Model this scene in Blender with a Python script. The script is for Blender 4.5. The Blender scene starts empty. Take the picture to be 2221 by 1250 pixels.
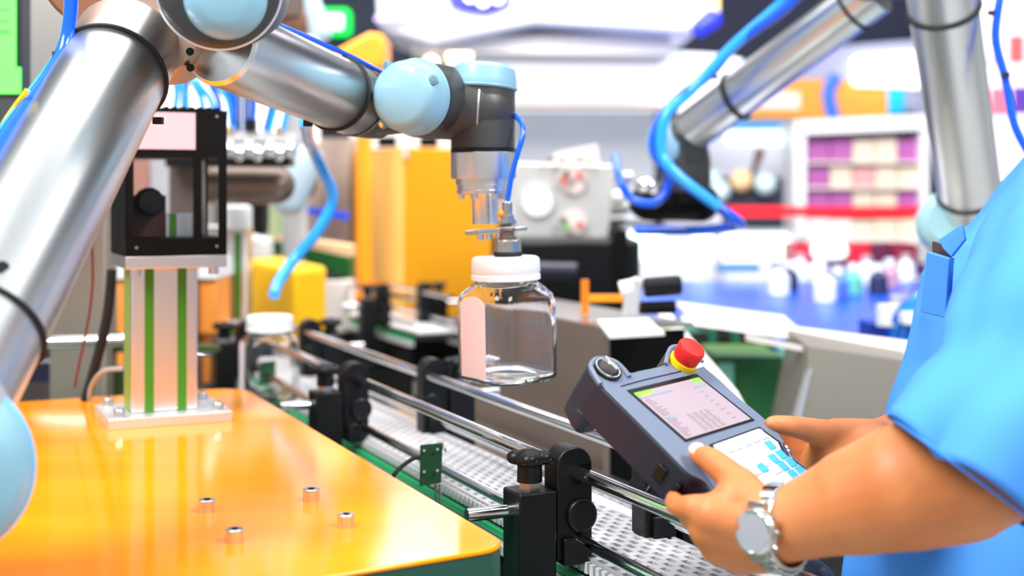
import bpy, math, random
from mathutils import Vector, Matrix
from math import pi, sin, cos, radians as R
random.seed(7)
SC = bpy.context.scene
COL = SC.collection
# ---------------------------------------------------------------- camera, world, lights
F, CX, HY, H = 2800.0, 1110.5, 410.0, 1.35      # focal length in pixels, principal point, eye height
cam_d = bpy.data.cameras.new('camera'); cam = bpy.data.objects.new('camera', cam_d); COL.objects.link(cam)
cam_d.sensor_width = 36; cam_d.lens = F/2221*36
cam_d.shift_y = -(625-HY)/2221
cam.location = (0, 0, H); cam.rotation_euler = (pi/2, 0, 0)
cam_d.clip_start = .05; cam_d.clip_end = 60
cam_d.dof.use_dof = True; cam_d.dof.focus_distance = 1.16
cam_d.dof.aperture_fstop = (cam_d.lens/1000)/.0128
SC.camera = cam
SC.view_settings.view_transform = 'Standard'; SC.view_settings.look = 'None'
SC.view_settings.exposure = 0.42; SC.view_settings.gamma = 1; SC.view_settings.use_curve_mapping = False
w = bpy.data.worlds.new('hall_light'); SC.world = w; w.use_nodes = True
w.node_tree.nodes['Background'].inputs[0].default_value = (.93, .97, 1, 1)
w.node_tree.nodes['Background'].inputs[1].default_value = 0.45
def area(loc, tgt, size, power, col=(1, 1, 1)):  # added area light without any fixture
    l = bpy.data.lights.new('added_area_light', 'AREA'); l.shape = 'RECTANGLE'; l.size, l.size_y = size; l.energy = power; l.color = col
    o = bpy.data.objects.new('added_area_light', l); COL.objects.link(o); o.location = loc
    o.rotation_euler = (Vector(tgt)-Vector(loc)).to_track_quat('-Z', 'Y').to_euler()
    return o
area((-1.2, .2, 3.3), (.1, 1.4, 1.1), (.9, 1.6), 85)  # added key light, above left
area((1.6, 0.0, 3.2), (.3, 1.4, 1.1), (.6, .9), 62, (1, .98, .95))  # added side light from the right
area((.2, 3.2, 3.3), (.2, 5.4, 1.5), (3.5, 1.0), 170)  # added to brighten the canopy front and the background
area((.2, 2.6, 3.5), (.2, 3.6, 0), (3.5, 1.6), 40)  # second light added for the background, from above
# ---------------------------------------------------------------- helpers
def P(px, py, Y): return Vector(((px-CX)/F*Y, Y, H-(py-HY)/F*Y))
UX, UY = -.4257, .9049                    # conveyor direction u; v is square to it
U = Vector((UX, UY, 0)); V = Vector((UY, -UX, 0)); Z = Vector((0, 0, 1))
def C(t, w, h): return U*t + V*w + Vector((0, 0, H-h))
def srgb(*c):
    return tuple(((x/255)/12.92 if x/255 <= .04045 else ((x/255+.055)/1.055)**2.4) for x in c)
MATS = {}
def mat(name, rgb, rough=.5, metal=0, emit=0, trans=0, bump=None, ior=1.45, spec=.5, var=None, coat=0, sss=0):
    if name in MATS: return MATS[name]
    m = bpy.data.materials.new(name); m.use_nodes = True; nt = m.node_tree; b = nt.nodes['Principled BSDF']
    c = srgb(*rgb) + (1,)
    b.inputs['Base Color'].default_value = c; b.inputs['Roughness'].default_value = rough; b.inputs['Metallic'].default_value = metal
    b.inputs['IOR'].default_value = ior; b.inputs['Specular IOR Level'].default_value = spec
    b.inputs['Transmission Weight'].default_value = trans; b.inputs['Coat Weight'].default_value = coat
    if sss:
        b.inputs['Subsurface Weight'].default_value = sss; b.inputs['Subsurface Radius'].default_value = (1, .35, .2); b.inputs['Subsurface Scale'].default_value = .01
    if emit:
        b.inputs['Emission Color'].default_value = c; b.inputs['Emission Strength'].default_value = emit
    tc = nt.nodes.new('ShaderNodeTexCoord')
    def noise(scale, detail=3):
        mp = nt.nodes.new('ShaderNodeMapping'); mp.inputs['Scale'].default_value = scale
        n = nt.nodes.new('ShaderNodeTexNoise'); n.inputs['Scale'].default_value = 1; n.inputs['Detail'].default_value = detail
        nt.links.new(tc.outputs['Object'], mp.inputs[0]); nt.links.new(mp.outputs[0], n.inputs['Vector']); return n
    if var:      # (scale xyz, second colour)
        n = noise(var[0]); mx = nt.nodes.new('ShaderNodeMix'); mx.data_type = 'RGBA'
        cr = nt.nodes.new('ShaderNodeMapRange'); cr.inputs[1].default_value = .35; cr.inputs[2].default_value = .65
        nt.links.new(n.outputs[0], cr.inputs[0]); nt.links.new(cr.outputs[0], mx.inputs[0])
        mx.inputs[6].default_value = c; mx.inputs[7].default_value = srgb(*var[1])+(1,)
        nt.links.new(mx.outputs[2], b.inputs['Base Color'])
    if bump:     # (scale xyz, strength, distance)
        n = noise(bump[0]); bp = nt.nodes.new('ShaderNodeBump'); bp.inputs['Strength'].default_value = bump[1]; bp.inputs['Distance'].default_value = bump[2]
        nt.links.new(n.outputs[0], bp.inputs['Height']); nt.links.new(bp.outputs[0], b.inputs['Normal'])
    MATS[name] = m; return m
alu = mat('brushed_aluminium', (222, 226, 228), .31, 1, bump=((40, 40, 900), .12, .0004))
chrome = mat('chrome', (225, 228, 230), .1, 1)
steel = mat('stainless_steel', (190, 186, 180), .32, 1, bump=((500, 30, 30), .1, .0004))
machined = mat('machined_aluminium', (225, 222, 220), .33, 1, bump=((20, 20, 700), .1, .0003))
satin = mat('satin_aluminium', (222, 222, 224), .42, .75)
jointm = mat('dark_cast_joint', (66, 66, 67), .42, .25, bump=((900, 900, 900), .15, .0003))
capm = mat('pale_blue_plastic', (134, 180, 200), .38, 0, coat=.2)
capd = mat('blue_plastic_seam', (86, 146, 170), .4)
black = mat('black_plastic', (12, 12, 14), .38, spec=.35, bump=((700, 700, 700), .15, .0003))
blackm = mat('black_anodised', (8, 8, 8), .55, spec=.15)
rubber = mat('black_rubber', (18, 18, 20), .6)
hosem = mat('blue_hose', (10, 92, 235), .22, coat=.4)
hosel = mat('pale_blue_hose', (40, 160, 250), .2, coat=.4)
yellow = mat('orange_table_lacquer', (253, 140, 0), .11, ior=1.33, var=((2.0, 9, 2), (255, 156, 10)), bump=((6, 300, 6), .03, .0003))
dgreen = mat('dark_green_edge', (24, 74, 62), .4)
green = mat('green_strip', (60, 128, 20), .5)
belt_g = mat('green_wear_strip', (0, 165, 95), .35)
mint = mat('mint_panel', (130, 205, 180), .4)
white = mat('white_plastic', (236, 236, 237), .4)
whitem = mat('white_enamel', (238, 240, 245), .4)
beltm = mat('belt_grey', (216, 214, 217), .4)
beltd = mat('belt_underside', (30, 30, 32), .6)
pink = mat('pink_label', (214, 180, 188), .5)
glass = mat('clear_plastic', (255, 255, 255), .03, trans=1, ior=1.3)
pane = mat('window_pane', (235, 238, 245), .03, trans=1, ior=1.1)
labelm = mat('paper_label', (244, 226, 232), .6)
pend = mat('pendant_shell', (104, 116, 136), .42, bump=((1500, 1500, 1500), .25, .0002))
pendd = mat('pendant_dark', (34, 37, 50), .45, spec=.35)
red = mat('red_button', (222, 30, 26), .35)
yel = mat('yellow_ring', (250, 205, 10), .4)
skin = mat('skin', (208, 132, 80), .5, sss=.12, var=((14, 14, 14), (196, 116, 64)), bump=((260, 260, 260), .18, .0006))
nailm = mat('nail', (240, 190, 175), .25)
shirtm = mat('blue_cotton', (70, 138, 222), .8, spec=.2, bump=((900, 900, 900), .2, .0003), var=((5, 5, 5), (80, 150, 232)))
shirtd = mat('blue_cotton_seam', (60, 130, 220), .75)
trous = mat('navy_trousers', (40, 48, 70), .8)
hairm = mat('black_hair', (22, 18, 16), .5)
orange_card = mat('amber_panel', (206, 140, 16), .6, spec=.2)
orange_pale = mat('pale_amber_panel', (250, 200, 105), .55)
orangem = mat('orange_enamel', (250, 150, 20), .4)
yelm = mat('yellow_enamel', (255, 196, 20), .4)
greym = mat('grey_panel', (170, 170, 172), .5)
darkm = mat('dark_cabinet', (34, 34, 32), .5)
brownm = mat('brown_steel', (120, 104, 94), .4, .6)
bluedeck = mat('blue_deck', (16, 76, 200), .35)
navy = mat('navy_wall', (22, 28, 48), .8)

def basis(d):
    d = d.normalized(); a = Z if abs(d.z) < .92 else Vector((1, 0, 0))
    x = a.cross(d).normalized(); return x, d.cross(x), d
class MB:
    def __init__(s): s.v = []; s.f = []; s.m = []; s.cur = 0
    def add(s, vs, fs):
        n = len(s.v); s.v += [Vector(p) for p in vs]; s.f += [tuple(i+n for i in f) for f in fs]; s.m += [s.cur]*len(fs); return s
    def box(s, c, size, ax=None):
        c = Vector(c); ax = ax or (Vector((1, 0, 0)), Vector((0, 1, 0)), Z)
        vs = [c+ax[0]*(i*size[0]/2)+ax[1]*(j*size[1]/2)+ax[2]*(k*size[2]/2) for k in (-1, 1) for i, j in ((-1, -1), (1, -1), (1, 1), (-1, 1))]
        return s.add(vs, [(3, 2, 1, 0), (4, 5, 6, 7), (0, 1, 5, 4), (1, 2, 6, 5), (2, 3, 7, 6), (3, 0, 4, 7)])
    def ubox(s, t, w, h, size): return s.box(C(t, w, h), size, (U, V, Z))     # size = along u, along v, up
    def prism(s, poly, ext):
        n = len(poly); poly = [Vector(p) for p in poly]; ext = Vector(ext)
        nr = sum((poly[i].cross(poly[(i+1) % n]) for i in range(n)), Vector())
        if nr.dot(ext) > 0: poly.reverse()
        return s.add(poly+[p+ext for p in poly], [tuple(range(n)), tuple(range(2*n-1, n-1, -1))]+[(i, i+n, (i+1) % n+n, (i+1) % n) for i in range(n)])
    def lathe(s, p0, d, prof, n=40, ell=(1, 1), xax=None):      # prof = [(distance along d, radius)]
        p0 = Vector(p0); x, y, d = basis(Vector(d))
        if xax is not None: x = (xax-d*xax.dot(d)).normalized(); y = d.cross(x)
        vs = []; 
        for t, r in prof: vs += [p0+d*t+x*(r*ell[0]*cos(2*pi*i/n))+y*(r*ell[1]*sin(2*pi*i/n)) for i in range(n)]
        fs = [(k*n+i, k*n+(i+1) % n, (k+1)*n+(i+1) % n, (k+1)*n+i) for k in range(len(prof)-1) for i in range(n)]
        fs += [tuple(range(n-1, -1, -1)), tuple((len(prof)-1)*n+i for i in range(n))]
        return s.add(vs, fs)
    def cyl(s, a, b, r, r2=None, n=32, ch=0):
        a, b = Vector(a), Vector(b); L = (b-a).length; r2 = r if r2 is None else r2
        pr = [(0, r), (L, r2)] if not ch else [(0, r-ch), (ch, r), (L-ch, r2), (L, r2-ch)]
        return s.lathe(a, b-a, pr, n)
    def tube(s, pts, r, n=12, smooth=6, closed=False):
        pts = [Vector(p) for p in pts]
        if smooth and not closed and len(pts) > 2: pts = crom(pts, smooth)
        N = len(pts); vs = []; x = None
        for i, p in enumerate(pts):
            d = (pts[(i+1) % N]-pts[i-1]) if closed else (pts[min(i+1, N-1)]-pts[max(i-1, 0)])
            d.normalize()
            x = basis(d)[0] if x is None else (x-d*x.dot(d)).normalized()
            y = d.cross(x); rr = r[min(i, len(r)-1)] if isinstance(r, list) else r
            vs += [p+x*(rr*cos(2*pi*k/n))+y*(rr*sin(2*pi*k/n)) for k in range(n)]
        fs = [(i*n+k, i*n+(k+1) % n, ((i+1) % N)*n+(k+1) % n, ((i+1) % N)*n+k) for i in range(N if closed else N-1) for k in range(n)]
        if not closed: fs += [tuple(range(n-1, -1, -1)), tuple((N-1)*n+k for k in range(n))]
        return s.add(vs, fs)
    def ring(s, c, d, R_, r, ell=(1, 1), n=48, m=10, xax=None):
        x, y, d = basis(Vector(d)); c = Vector(c)
        if xax is not None: x = (xax-d*xax.dot(d)).normalized(); y = d.cross(x)
        return s.tube([c+x*(R_*ell[0]*cos(2*pi*i/n))+y*(R_*ell[1]*sin(2*pi*i/n)) for i in range(n)], r, m, 0, True)
    def ball(s, c, r, n=20, m=12, ell=(1, 1, 1), ax=None):
        c = Vector(c); ax = ax or (Vector((1, 0, 0)), Vector((0, 1, 0)), Z)
        vs = [c+(ax[0]*(sin(pi*j/m)*cos(2*pi*i/n)*ell[0])+ax[1]*(sin(pi*j/m)*sin(2*pi*i/n)*ell[1])-ax[2]*(cos(pi*j/m)*ell[2]))*r for j in range(1, m) for i in range(n)]
        k = len(vs); vs += [c-ax[2]*r*ell[2], c+ax[2]*r*ell[2]]
        fs = [(j*n+i, j*n+(i+1) % n, (j+1)*n+(i+1) % n, (j+1)*n+i) for j in range(m-2) for i in range(n)]
        fs += [(k, (i+1) % n, i) for i in range(n)]+[(k+1, (m-2)*n+i, (m-2)*n+(i+1) % n) for i in range(n)]
        return s.add(vs, fs)
    def capsule(s, a, b, ra, rb, n=20):      # tapered, rounded at both ends
        a, b = Vector(a), Vector(b); L = max((b-a).length, 1e-4); q = 6
        pr = [(-ra*cos(pi/2*i/q), ra*sin(pi/2*i/q)+1e-4) for i in range(q+1)]+[(L+rb*sin(pi/2*i/q), rb*cos(pi/2*i/q)+1e-4) for i in range(q+1)]
        return s.lathe(a, b-a, pr, n)
    def build(s, name, m, parent=None, bev=0, seg=2, ang=35, kind=None, label=None, loc=None):
        me = bpy.data.meshes.new(name)
        base = Vector(loc) if loc is not None else (worldloc(parent) if parent else Vector())
        me.from_pydata([v-base for v in s.v], [], s.f); me.update()
        for x in (m if isinstance(m, (list, tuple)) else [m]): me.materials.append(x)
        if isinstance(m, (list, tuple)): me.polygons.foreach_set('material_index', s.m)
        me.polygons.foreach_set('use_smooth', [True]*len(me.polygons))
        me.set_sharp_from_angle(angle=R(ang))
        o = bpy.data.objects.new(name, me); COL.objects.link(o)
        if parent: o.parent = parent; o.location = base-worldloc(parent)
        else: o.location = base
        if bev:
            b = o.modifiers.new('bevel', 'BEVEL'); b.width = bev; b.segments = seg; b.limit_method = 'ANGLE'; b.angle_limit = R(40); b.use_clamp_overlap = True
        if kind: o['kind'] = kind
        if label: o['label'] = label
        return o
def worldloc(o):
    l = Vector()
    while o: l += o.location; o = o.parent
    return l
def crom(p, k):
    out = []; q = [p[0]*2-p[1]]+p+[p[-1]*2-p[-2]]
    for i in range(1, len(q)-2):
        a, b, c, d = q[i-1:i+3]
        for j in range(k):
            t = j/k; out.append(.5*((2*b)+(c-a)*t+(2*a-5*b+4*c-d)*t*t+(3*b-a-3*c+d)*t**3))
    return out+[p[-1]]
def tag(o, label, cat, group=None):
    o['label'] = label; o['category'] = cat
    if group: o['group'] = group
    return o
def thing(name, loc, label, cat, group=None):
    o = bpy.data.objects.new(name, None); COL.objects.link(o); o.location = Vector(loc); o.empty_display_size = .02
    return tag(o, label, cat, group)
def copy_tree(o, parent=None):
    c = o.copy(); COL.objects.link(c); c.parent = parent
    for ch in list(o.children): copy_tree(ch, c)
    return c
def one(mb, name, m, label, cat, group=None, bev=0, loc=None, **k):   # a thing that is one mesh
    lo = loc if loc is not None else Vector((sum(v.x for v in mb.v)/len(mb.v), sum(v.y for v in mb.v)/len(mb.v), min(v.z for v in mb.v)))
    return tag(mb.build(name, m, None, bev=bev, loc=lo, **k), label, cat, group)
def struct(mb, name, m):
    o = mb.build(name, m); o['kind'] = 'structure'; return o
def quad(x0, y0, x1, y1, Y, d=.02):      # box whose near face fills a frontal rectangle at distance Y, depth d behind it
    a, b = P(x0, y1, Y), P(x1, y0, Y)
    return MB().box(((a.x+b.x)/2, Y+d/2, (a.z+b.z)/2), (b.x-a.x, d, b.z-a.z))

# ---------------------------------------------------------------- setting
struct(MB().box((0, 3, -.05), (12, 12, .1)), 'floor', mat('hall_floor', (196, 194, 192), .4, bump=((3, 3, 3), .1, .002)))
struct(MB().box((0, 7.1, 2.1), (12, .2, 4.2)), 'wall_back', navy)
struct(MB().box((0, 5.2, 4.25), (12, 3.8, .1)), 'ceiling', mat('dark_ceiling', (24, 27, 42), .8))

# ---------------------------------------------------------------- orange table
TZ = .273                                  # table top below the eye
def T(px, py, h=TZ): Y = h*F/(py-HY); return P(px, py, Y)
TLoc = Vector((-.45, 1.2, 0))
def round_poly(pts, r, n=8):
    out = []
    for i, p in enumerate(pts):
        a = (pts[i-1]-p).normalized(); b = (pts[(i+1) % len(pts)]-p).normalized()
        rr = r[i] if isinstance(r, (list, tuple)) else r
        if rr <= 0: out.append(p); continue
        half = a.angle(b)/2; t = rr/math.tan(half); c = p+(a+b).normalized()*(rr/sin(half))
        s, e = p+a*t-c, p+b*t-c
        for k in range(n+1):
            q = s.slerp(e, k/n) if hasattr(s, 'slerp') else s.lerp(e, k/n)
            out.append(c+q.normalized()*rr)
    return out
def TP(t, w, z): return U*t+V*w+Vector((0, 0, z))
def tabpoly(z, r, ins=0):
    # corner near (1090,1168); far right corner near (540,848)
    t1 = .918+ins; t2 = 1.742-ins; wr = .4175-ins
    c = [T(1109, 1184), T(527, 840), T(-900, 935), T(-900, 1515)]
    m_ = (c[0]+c[1]+c[2]+c[3])/4; c = [p+(m_-p).normalized()*ins*1.4 for p in c]
    c = [Vector((p.x, p.y, z)) for p in c]
    return round_poly(c, [r*.6, r, 0, 0])
tb = thing('work_table', TLoc, 'orange topped work table with rounded corners under the near robot arm', 'table')
top_z = H-TZ
MB().prism(tabpoly(top_z-.004, .045), (0, 0, .004)).build('tabletop', yellow, tb, bev=.0015)
MB().prism(tabpoly(top_z-.026, .045, .0005), (0, 0, .0215)).build('edge_band', dgreen, tb, label='dark green edge band')
MB().prism(tabpoly(.12, .03, .02), (0, 0, top_z-.1465)).build('side_panel', mat('table_side', (60, 150, 125), .4, var=((3, 3, 3), (80, 170, 145))), tb, label='sea green side panel')
for p_ in (T(1020, 1150), T(540, 872), T(-700, 960), T(-700, 1400)):
    MB().cyl((p_.x, p_.y, 0), (p_.x, p_.y, .12), .03).build('foot', black, tb)
for px, py in ((449, 1110), (675, 1086), (751, 1143), (509, 1176)):
    c = T(px, py); m_ = MB(); m_.lathe(c, Z, [(-.002, .0072), (.0098, .0072), (.0105, .0066)], 28)
    s_ = m_.build('screw', machined, tb, label='steel socket head screw')
    MB().lathe(c+Z*.0102, Z, [(0, .003), (.0006, .003)], 6).build('hex_socket', blackm, s_)
# ---------------------------------------------------------------- inspection camera stand
ax1, ay1 = V, U          # stand is square to the conveyor
def SV(px, py): return T(px, py)
b0 = T(235, 934, TZ)                  # near left bottom corner of base plate
e1 = T(505, 914, TZ)                 # near right
wd = (e1-b0).length; dr = (e1-b0).normalized(); dr = V.copy()
dp = U.copy(); dpl = .115
pl_h = .0115
sb = thing('inspection_camera_stand', b0+dr*wd/2+dp*dpl/2, 'black inspection camera housing on a ribbed aluminium post with green strips', 'camera')
cen = b0+dr*wd/2+dp*dpl/2
axs = (dr, dp, Z)
MB().box(cen+Z*pl_h/2, (wd, dpl, pl_h), axs).build('base_plate', satin, sb, bev=.0006)
for i, j in ((-1, -1), (1, -1), (1, 1), (-1, 1)):
    c = cen+dr*(i*(wd/2-.014))+dp*(j*(dpl/2-.014))+Z*pl_h
    o = MB().lathe(c, Z, [(-.001, .0062), (.0085, .0062), (.0095, .0055)], 24).build('bolt', machined, sb)
    MB().lathe(c+Z*.0094, Z, [(0, .003), (.0005, .003)], 6).build('hex_socket', blackm, o)
# column
cx0 = (286+430)/2
colc = T(358, 893, TZ-pl_h); colw = (430-286)/F*colc.y/.93
cw = .077; cd = .060
cc = colc+dp*cd/2
hcol = (H-(580-HY)/F*colc.y)-(H-TZ+pl_h)
MB().box(cc+Z*hcol/2, (cw, cd, hcol), axs).build('post', machined, sb, bev=.003, seg=3)
for s_ in (-.235, .255):
    MB().box(cc-dp*(cd/2-.0002)+dr*(s_*cw)+Z*hcol/2, (.0105, .002, hcol-.001), axs).build('green_strip', green, sb)
for s_ in (-.2, .2):
    MB().box(cc-dr*(cw/2-.0002)+dp*(s_*cd)+Z*hcol/2, (.002, .008, hcol-.001), axs).build('green_strip', mat('lime_strip', (128, 165, 20), .5), sb)
zc = cc+Z*hcol
hw, hd, hh = .116, .118, .170
off = dr*.010+dp*.008
MB().box(zc+off+Z*.007, (hw, hd, .0145), axs).build('mounting_plate', machined, sb, bev=.0008)
for s_ in (-1, 1):
    c = zc+off+dr*(s_*(hw/2-.013))-dp*(hd/2-.013)
    MB().cyl(c-Z*.009, c, .006, n=20).build('bolt', machined, sb)
hz = zc+off+Z*.0145
# housing: frame walls around an open window
def hb(x, y, z, sx, sy, sz, name='', m=blackm, par=None, bev=0, label=None):   # centre in housing coords: x right, y away, z up
    return MB().box(hz+dr*x+dp*y+Z*z, (sx, sy, sz), axs).build(name, m, par or sb, bev=bev, label=label)
k = MB()
def kb(x, y, z, sx, sy, sz): k.box(hz+dr*x+dp*y+Z*z, (sx, sy, sz), axs)
kb(0, 0, .010, hw, hd, .020); kb(0, 0, hh-.028, hw, hd, .056)
for sx in (-1, 1): kb(sx*(hw/2-.0045), -hd/2+.003, .067, .009, .006, .094); kb(sx*(hw/2-.003), hd/2-.006, .067, .006, .012, .094)
kb(-hw/2+.0015, 0, .067, .003, hd, .094)
kb(.024, -hd/2+.003, .067, .009, .005, .094)
hous = k.build('housing', blackm, sb)
for i in range(11): hb(-hw/2+.008+i*.0098, 0, hh+.0015, .004, hd-.006, .004, 'cooling_fin')
hb(-.013, -hd/2-.0003, .145, .068, .0008, .043, 'label_panel', pink, label='blank pink label')
for x, z in ((.046, .163), (-.046, .010), (.046, .010)): MB().cyl(hz+dr*x-dp*(hd/2+.001)+Z*z, hz+dr*x-dp*(hd/2-.001)+Z*z, .0016, n=14).build('screw', steel, sb)
hb(-.018, -hd/2+.004, .067, .075, .0015, .092, 'glass_pane', pane)
hb(.042, hd/2-.04, .067, .0015, .06, .09, 'mirror', steel)
c = hz+dr*(-.026)+dp*(-.008)+Z*.062
lens = MB().lathe(c, -dp, [(0, .014), (.03, .0155), (.032, .014)], 30).lathe(c-dp*.012, -dp, [(0, .0175), (.006, .0175)], 14).build('camera_lens', black, sb)
MB().box(hz+dr*(-.028)+dp*.01+Z*.045, (.05, .03, .05), axs).build('camera_block', mat('brown_block', (88, 52, 40), .5), sb)
MB().box(hz+dr*.012+dp*.02+Z*.034, (.04, .02, .028), axs).build('bracket', satin, sb)
MB().box(hz+dr*.008+dp*.0095+Z*.034, (.008, .002, .028), axs).build('green_strip', green, sb)
MB().tube([hz+dr*(-.02)+Z*(hh), hz+dr*(-.028)+Z*(hh+.012), hz+dr*(-.05)+dp*.02+Z*(hh+.02), hz+dr*(-.09)+dp*.04+Z*(hh-.04), cc-dr*.07+dp*.06+Z*.15, cc-dr*.09+dp*.07+Z*.02], .0016, 8).build('signal_cable', mat('red_cable', (110, 40, 30), .5), sb)
MB().tube([P(243, 585, 1.66), P(232, 690, 1.66), P(205, 800, 1.66), P(185, 870, 1.66)], .0065, 10).build('power_cable', rubber, sb)
MB().tube([P(268, 800, 1.6), P(225, 805, 1.62), P(200, 835, 1.65), P(190, 880, 1.66)], .003, 10).build('cable', greym, sb)
# ---------------------------------------------------------------- near robot arm
ra = thing('robot_arm', (P(-125, 1010, .86).x, .86, H-TZ), 'silver articulated robot arm with pale blue joint caps holding the clear jar', 'robot arm')
# base and shoulder
bx, by = P(-430, 1010, .95).x, .95
MB().lathe((bx, by, H-TZ), Z, [(0, .075), (.012, .075), (.014, .06), (.05, .058)], 48).build('base', satin, ra)
sax = (P(-125, 1010, 1)-P(CX, HY, 0)).normalized()
MB().lathe(P(-125, 1010, .80), sax, [(0, .050), (.004, .052), (.12, .050), (.125, .047)], 48).build('shoulder_housing', jointm, ra)
MB().capsule(P(-190, 1020, .88), (bx, by, P(0, 1010, .9).z), .042, .05).build('shoulder_housing', satin, ra)
MB().cyl((bx, by, H-TZ+.045), (bx, by, P(0, 1010, .86).z), .05, n=40).build('shoulder_housing', satin, ra)
cp = MB().lathe(P(-125, 1010, .80), Vector((0, -1, 0)), [(0, .056), (.004, .057), (.012, .055), (.024, .048), (.03, .038), (.031, 0.001)], 56).build('joint_cap', capm, ra)
MB().ring(P(-125, 1010, .80), Vector((0, 1, 0)), .056, .0022).build('seam', mat('cap_edge', (110, 190, 235), .3), cp)
tA, tB = P(278, 95, 1.13), P(-48, 700, .86)
dA = (tB-tA).normalized(); LA = (tB-tA).length
MB().lathe(tA, dA, [(-.005, .0435), (0, .0455), (LA*1.19, .0455), (LA*1.19+.002, .044)], 64).build('upper_arm_tube', alu, ra)
MB().lathe(tA+dA*(LA*1.19), dA, [(0, .046), (.02, .049), (.04, .050)], 56).build('shoulder_collar', satin, ra)
def tie(c, d, r, par, knob=None, m=rubber, rr=.0019):
    o = MB().ring(c, d, r+.001, rr, m=8).build('cable_tie', m, par)
    if knob is not None: MB().box(knob, (.009, .007, .007)).build('tie_head', m, o)
    return o
tl = lambda q: tA+dA*q
tie(tl(.048), (dA+Vector((.0, -.12, .0))).normalized(), .0457, ra, P(128, 122, 1.08))
MB().box(P(343, 262, 1.15), (.008, .008, .006)).build('tie_head', rubber, ra)
tie(tl(LA*1.02), dA, .0457, ra)
for i, (px, py) in enumerate(((93, 642), (112, 668))):
    c = P(px, py, .86); q = (c-tA).dot(dA); rad = (c-tA-dA*q); 
    # small printed mark on the tube wall facing the lens
    nrm = Vector((.35, -1, .1)); nrm = (nrm-dA*nrm.dot(dA)).normalized()
    MB().cyl(tA+dA*q+nrm*.0452, tA+dA*q+nrm*.0458, .004-.0015*i, n=16).build('printed_mark', black, ra)
# elbow
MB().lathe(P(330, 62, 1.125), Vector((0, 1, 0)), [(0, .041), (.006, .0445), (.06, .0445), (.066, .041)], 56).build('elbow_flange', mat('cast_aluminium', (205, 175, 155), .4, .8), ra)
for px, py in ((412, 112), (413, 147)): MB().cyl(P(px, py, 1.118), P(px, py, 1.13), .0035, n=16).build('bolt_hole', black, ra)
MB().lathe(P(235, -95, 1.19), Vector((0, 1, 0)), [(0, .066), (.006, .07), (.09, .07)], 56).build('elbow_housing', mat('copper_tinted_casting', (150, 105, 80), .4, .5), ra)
eax = Vector((.12, -1, -.12)).normalized(); ec = P(474, -28, 1.04)
MB().lathe(ec-eax*.13, eax, [(0, .05), (.125, .05), (.132, .046), (.134, .042)], 56).build('elbow_housing', jointm, ra)
MB().ring(ec-eax*.005, eax, .0497, .0016).build('seam', satin, ra)
cp = MB().lathe(ec+Vector((.006, 0, -.009)), eax, [(0, .0325), (.004, .0335), (.012, .031), (.019, .025), (.0215, .018), (.022, .001)], 56).build('joint_cap', capm, ra)
MB().cyl(ec+eax*.012+P(522, 42, 1.04)-P(478, -22, 1.04)-eax*.004, ec+eax*.02+P(522, 42, 1.04)-P(478, -22, 1.04)-eax*.004, .003, n=14).build('cap_screw', steel, cp)
# forearm
fA, fB = P(470, 92, 1.13), P(772, 221, 1.37)
dF = (fB-fA).normalized(); LF = (fB-fA).length
MB().lathe(fA, dF, [(.004, .034), (.008, .0372), (LF-.001, .0372), (LF, .0365)], 64).build('forearm_tube', alu, ra)
tie(fB-dF*.043, dF, .0374, ra, P(668, 267, 1.31)); MB().box(P(710, 101, 1.33), (.011, .009, .008)).build('tie_head', rubber, ra)
o = MB().ring(fB-dF*.006, dF, .0374, .0009).build('seam', black, ra)
MB().cyl(P(779, 191, 1.318), P(779, 191, 1.35), .0018, n=14).build('set_screw', black, ra)
# wrist one: housing whose axis points left and to the lens
wax = Vector((-.42, -.90, -.02)).normalized(); w1 = P(905, 211, 1.335)
nb = MB()
nb.lathe(fB-dF*.004, dF, [(0, .0362), (.004, .0372), (.03, .0345), (.05, .032)], 48)
nb.capsule(fB+dF*.02, w1-wax*.045, .033, .034, 36)
nb.lathe(w1-wax*.075, wax, [(0, .032), (.006, .037), (.07, .0378), (.075, .0375)], 56)
nb.build('wrist_housing', jointm, ra)
MB().ring(w1-wax*.002, wax, .0372, .0015).build('seam', black, ra)
cp = MB().lathe(w1, wax, [(0, .0385), (.003, .0392), (.010, .0390), (.028, .036), (.034, .032), (.037, .026), (.0375, .001)], 64).build('joint_cap', capm, ra)
MB().ring(w1+wax*.004, wax, .0389, .0014).build('rim', capm, cp)
wx, wy, _ = basis(wax)
for a_, px, py in ((0, 930, 193), (1, 851, 252), (2, 853, 147)):
    d0 = (P(px, py, 1.3)-P(894, 208, 1.3)); d0 = d0-wax*d0.dot(wax)
    q = w1+wax*.030+d0.normalized()*.0325
    o = MB().lathe(q-wax*.012, (wax+d0.normalized()*.5).normalized(), [(0, .005), (.0128, .005), (.0130, .0042)], 20).build('screw_recess', capd, cp)
    MB().lathe(q-wax*.012, (wax+d0.normalized()*.5).normalized(), [(.008, .0028), (.0138, .0028)], 16).build('cap_screw', chrome, cp)
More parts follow.
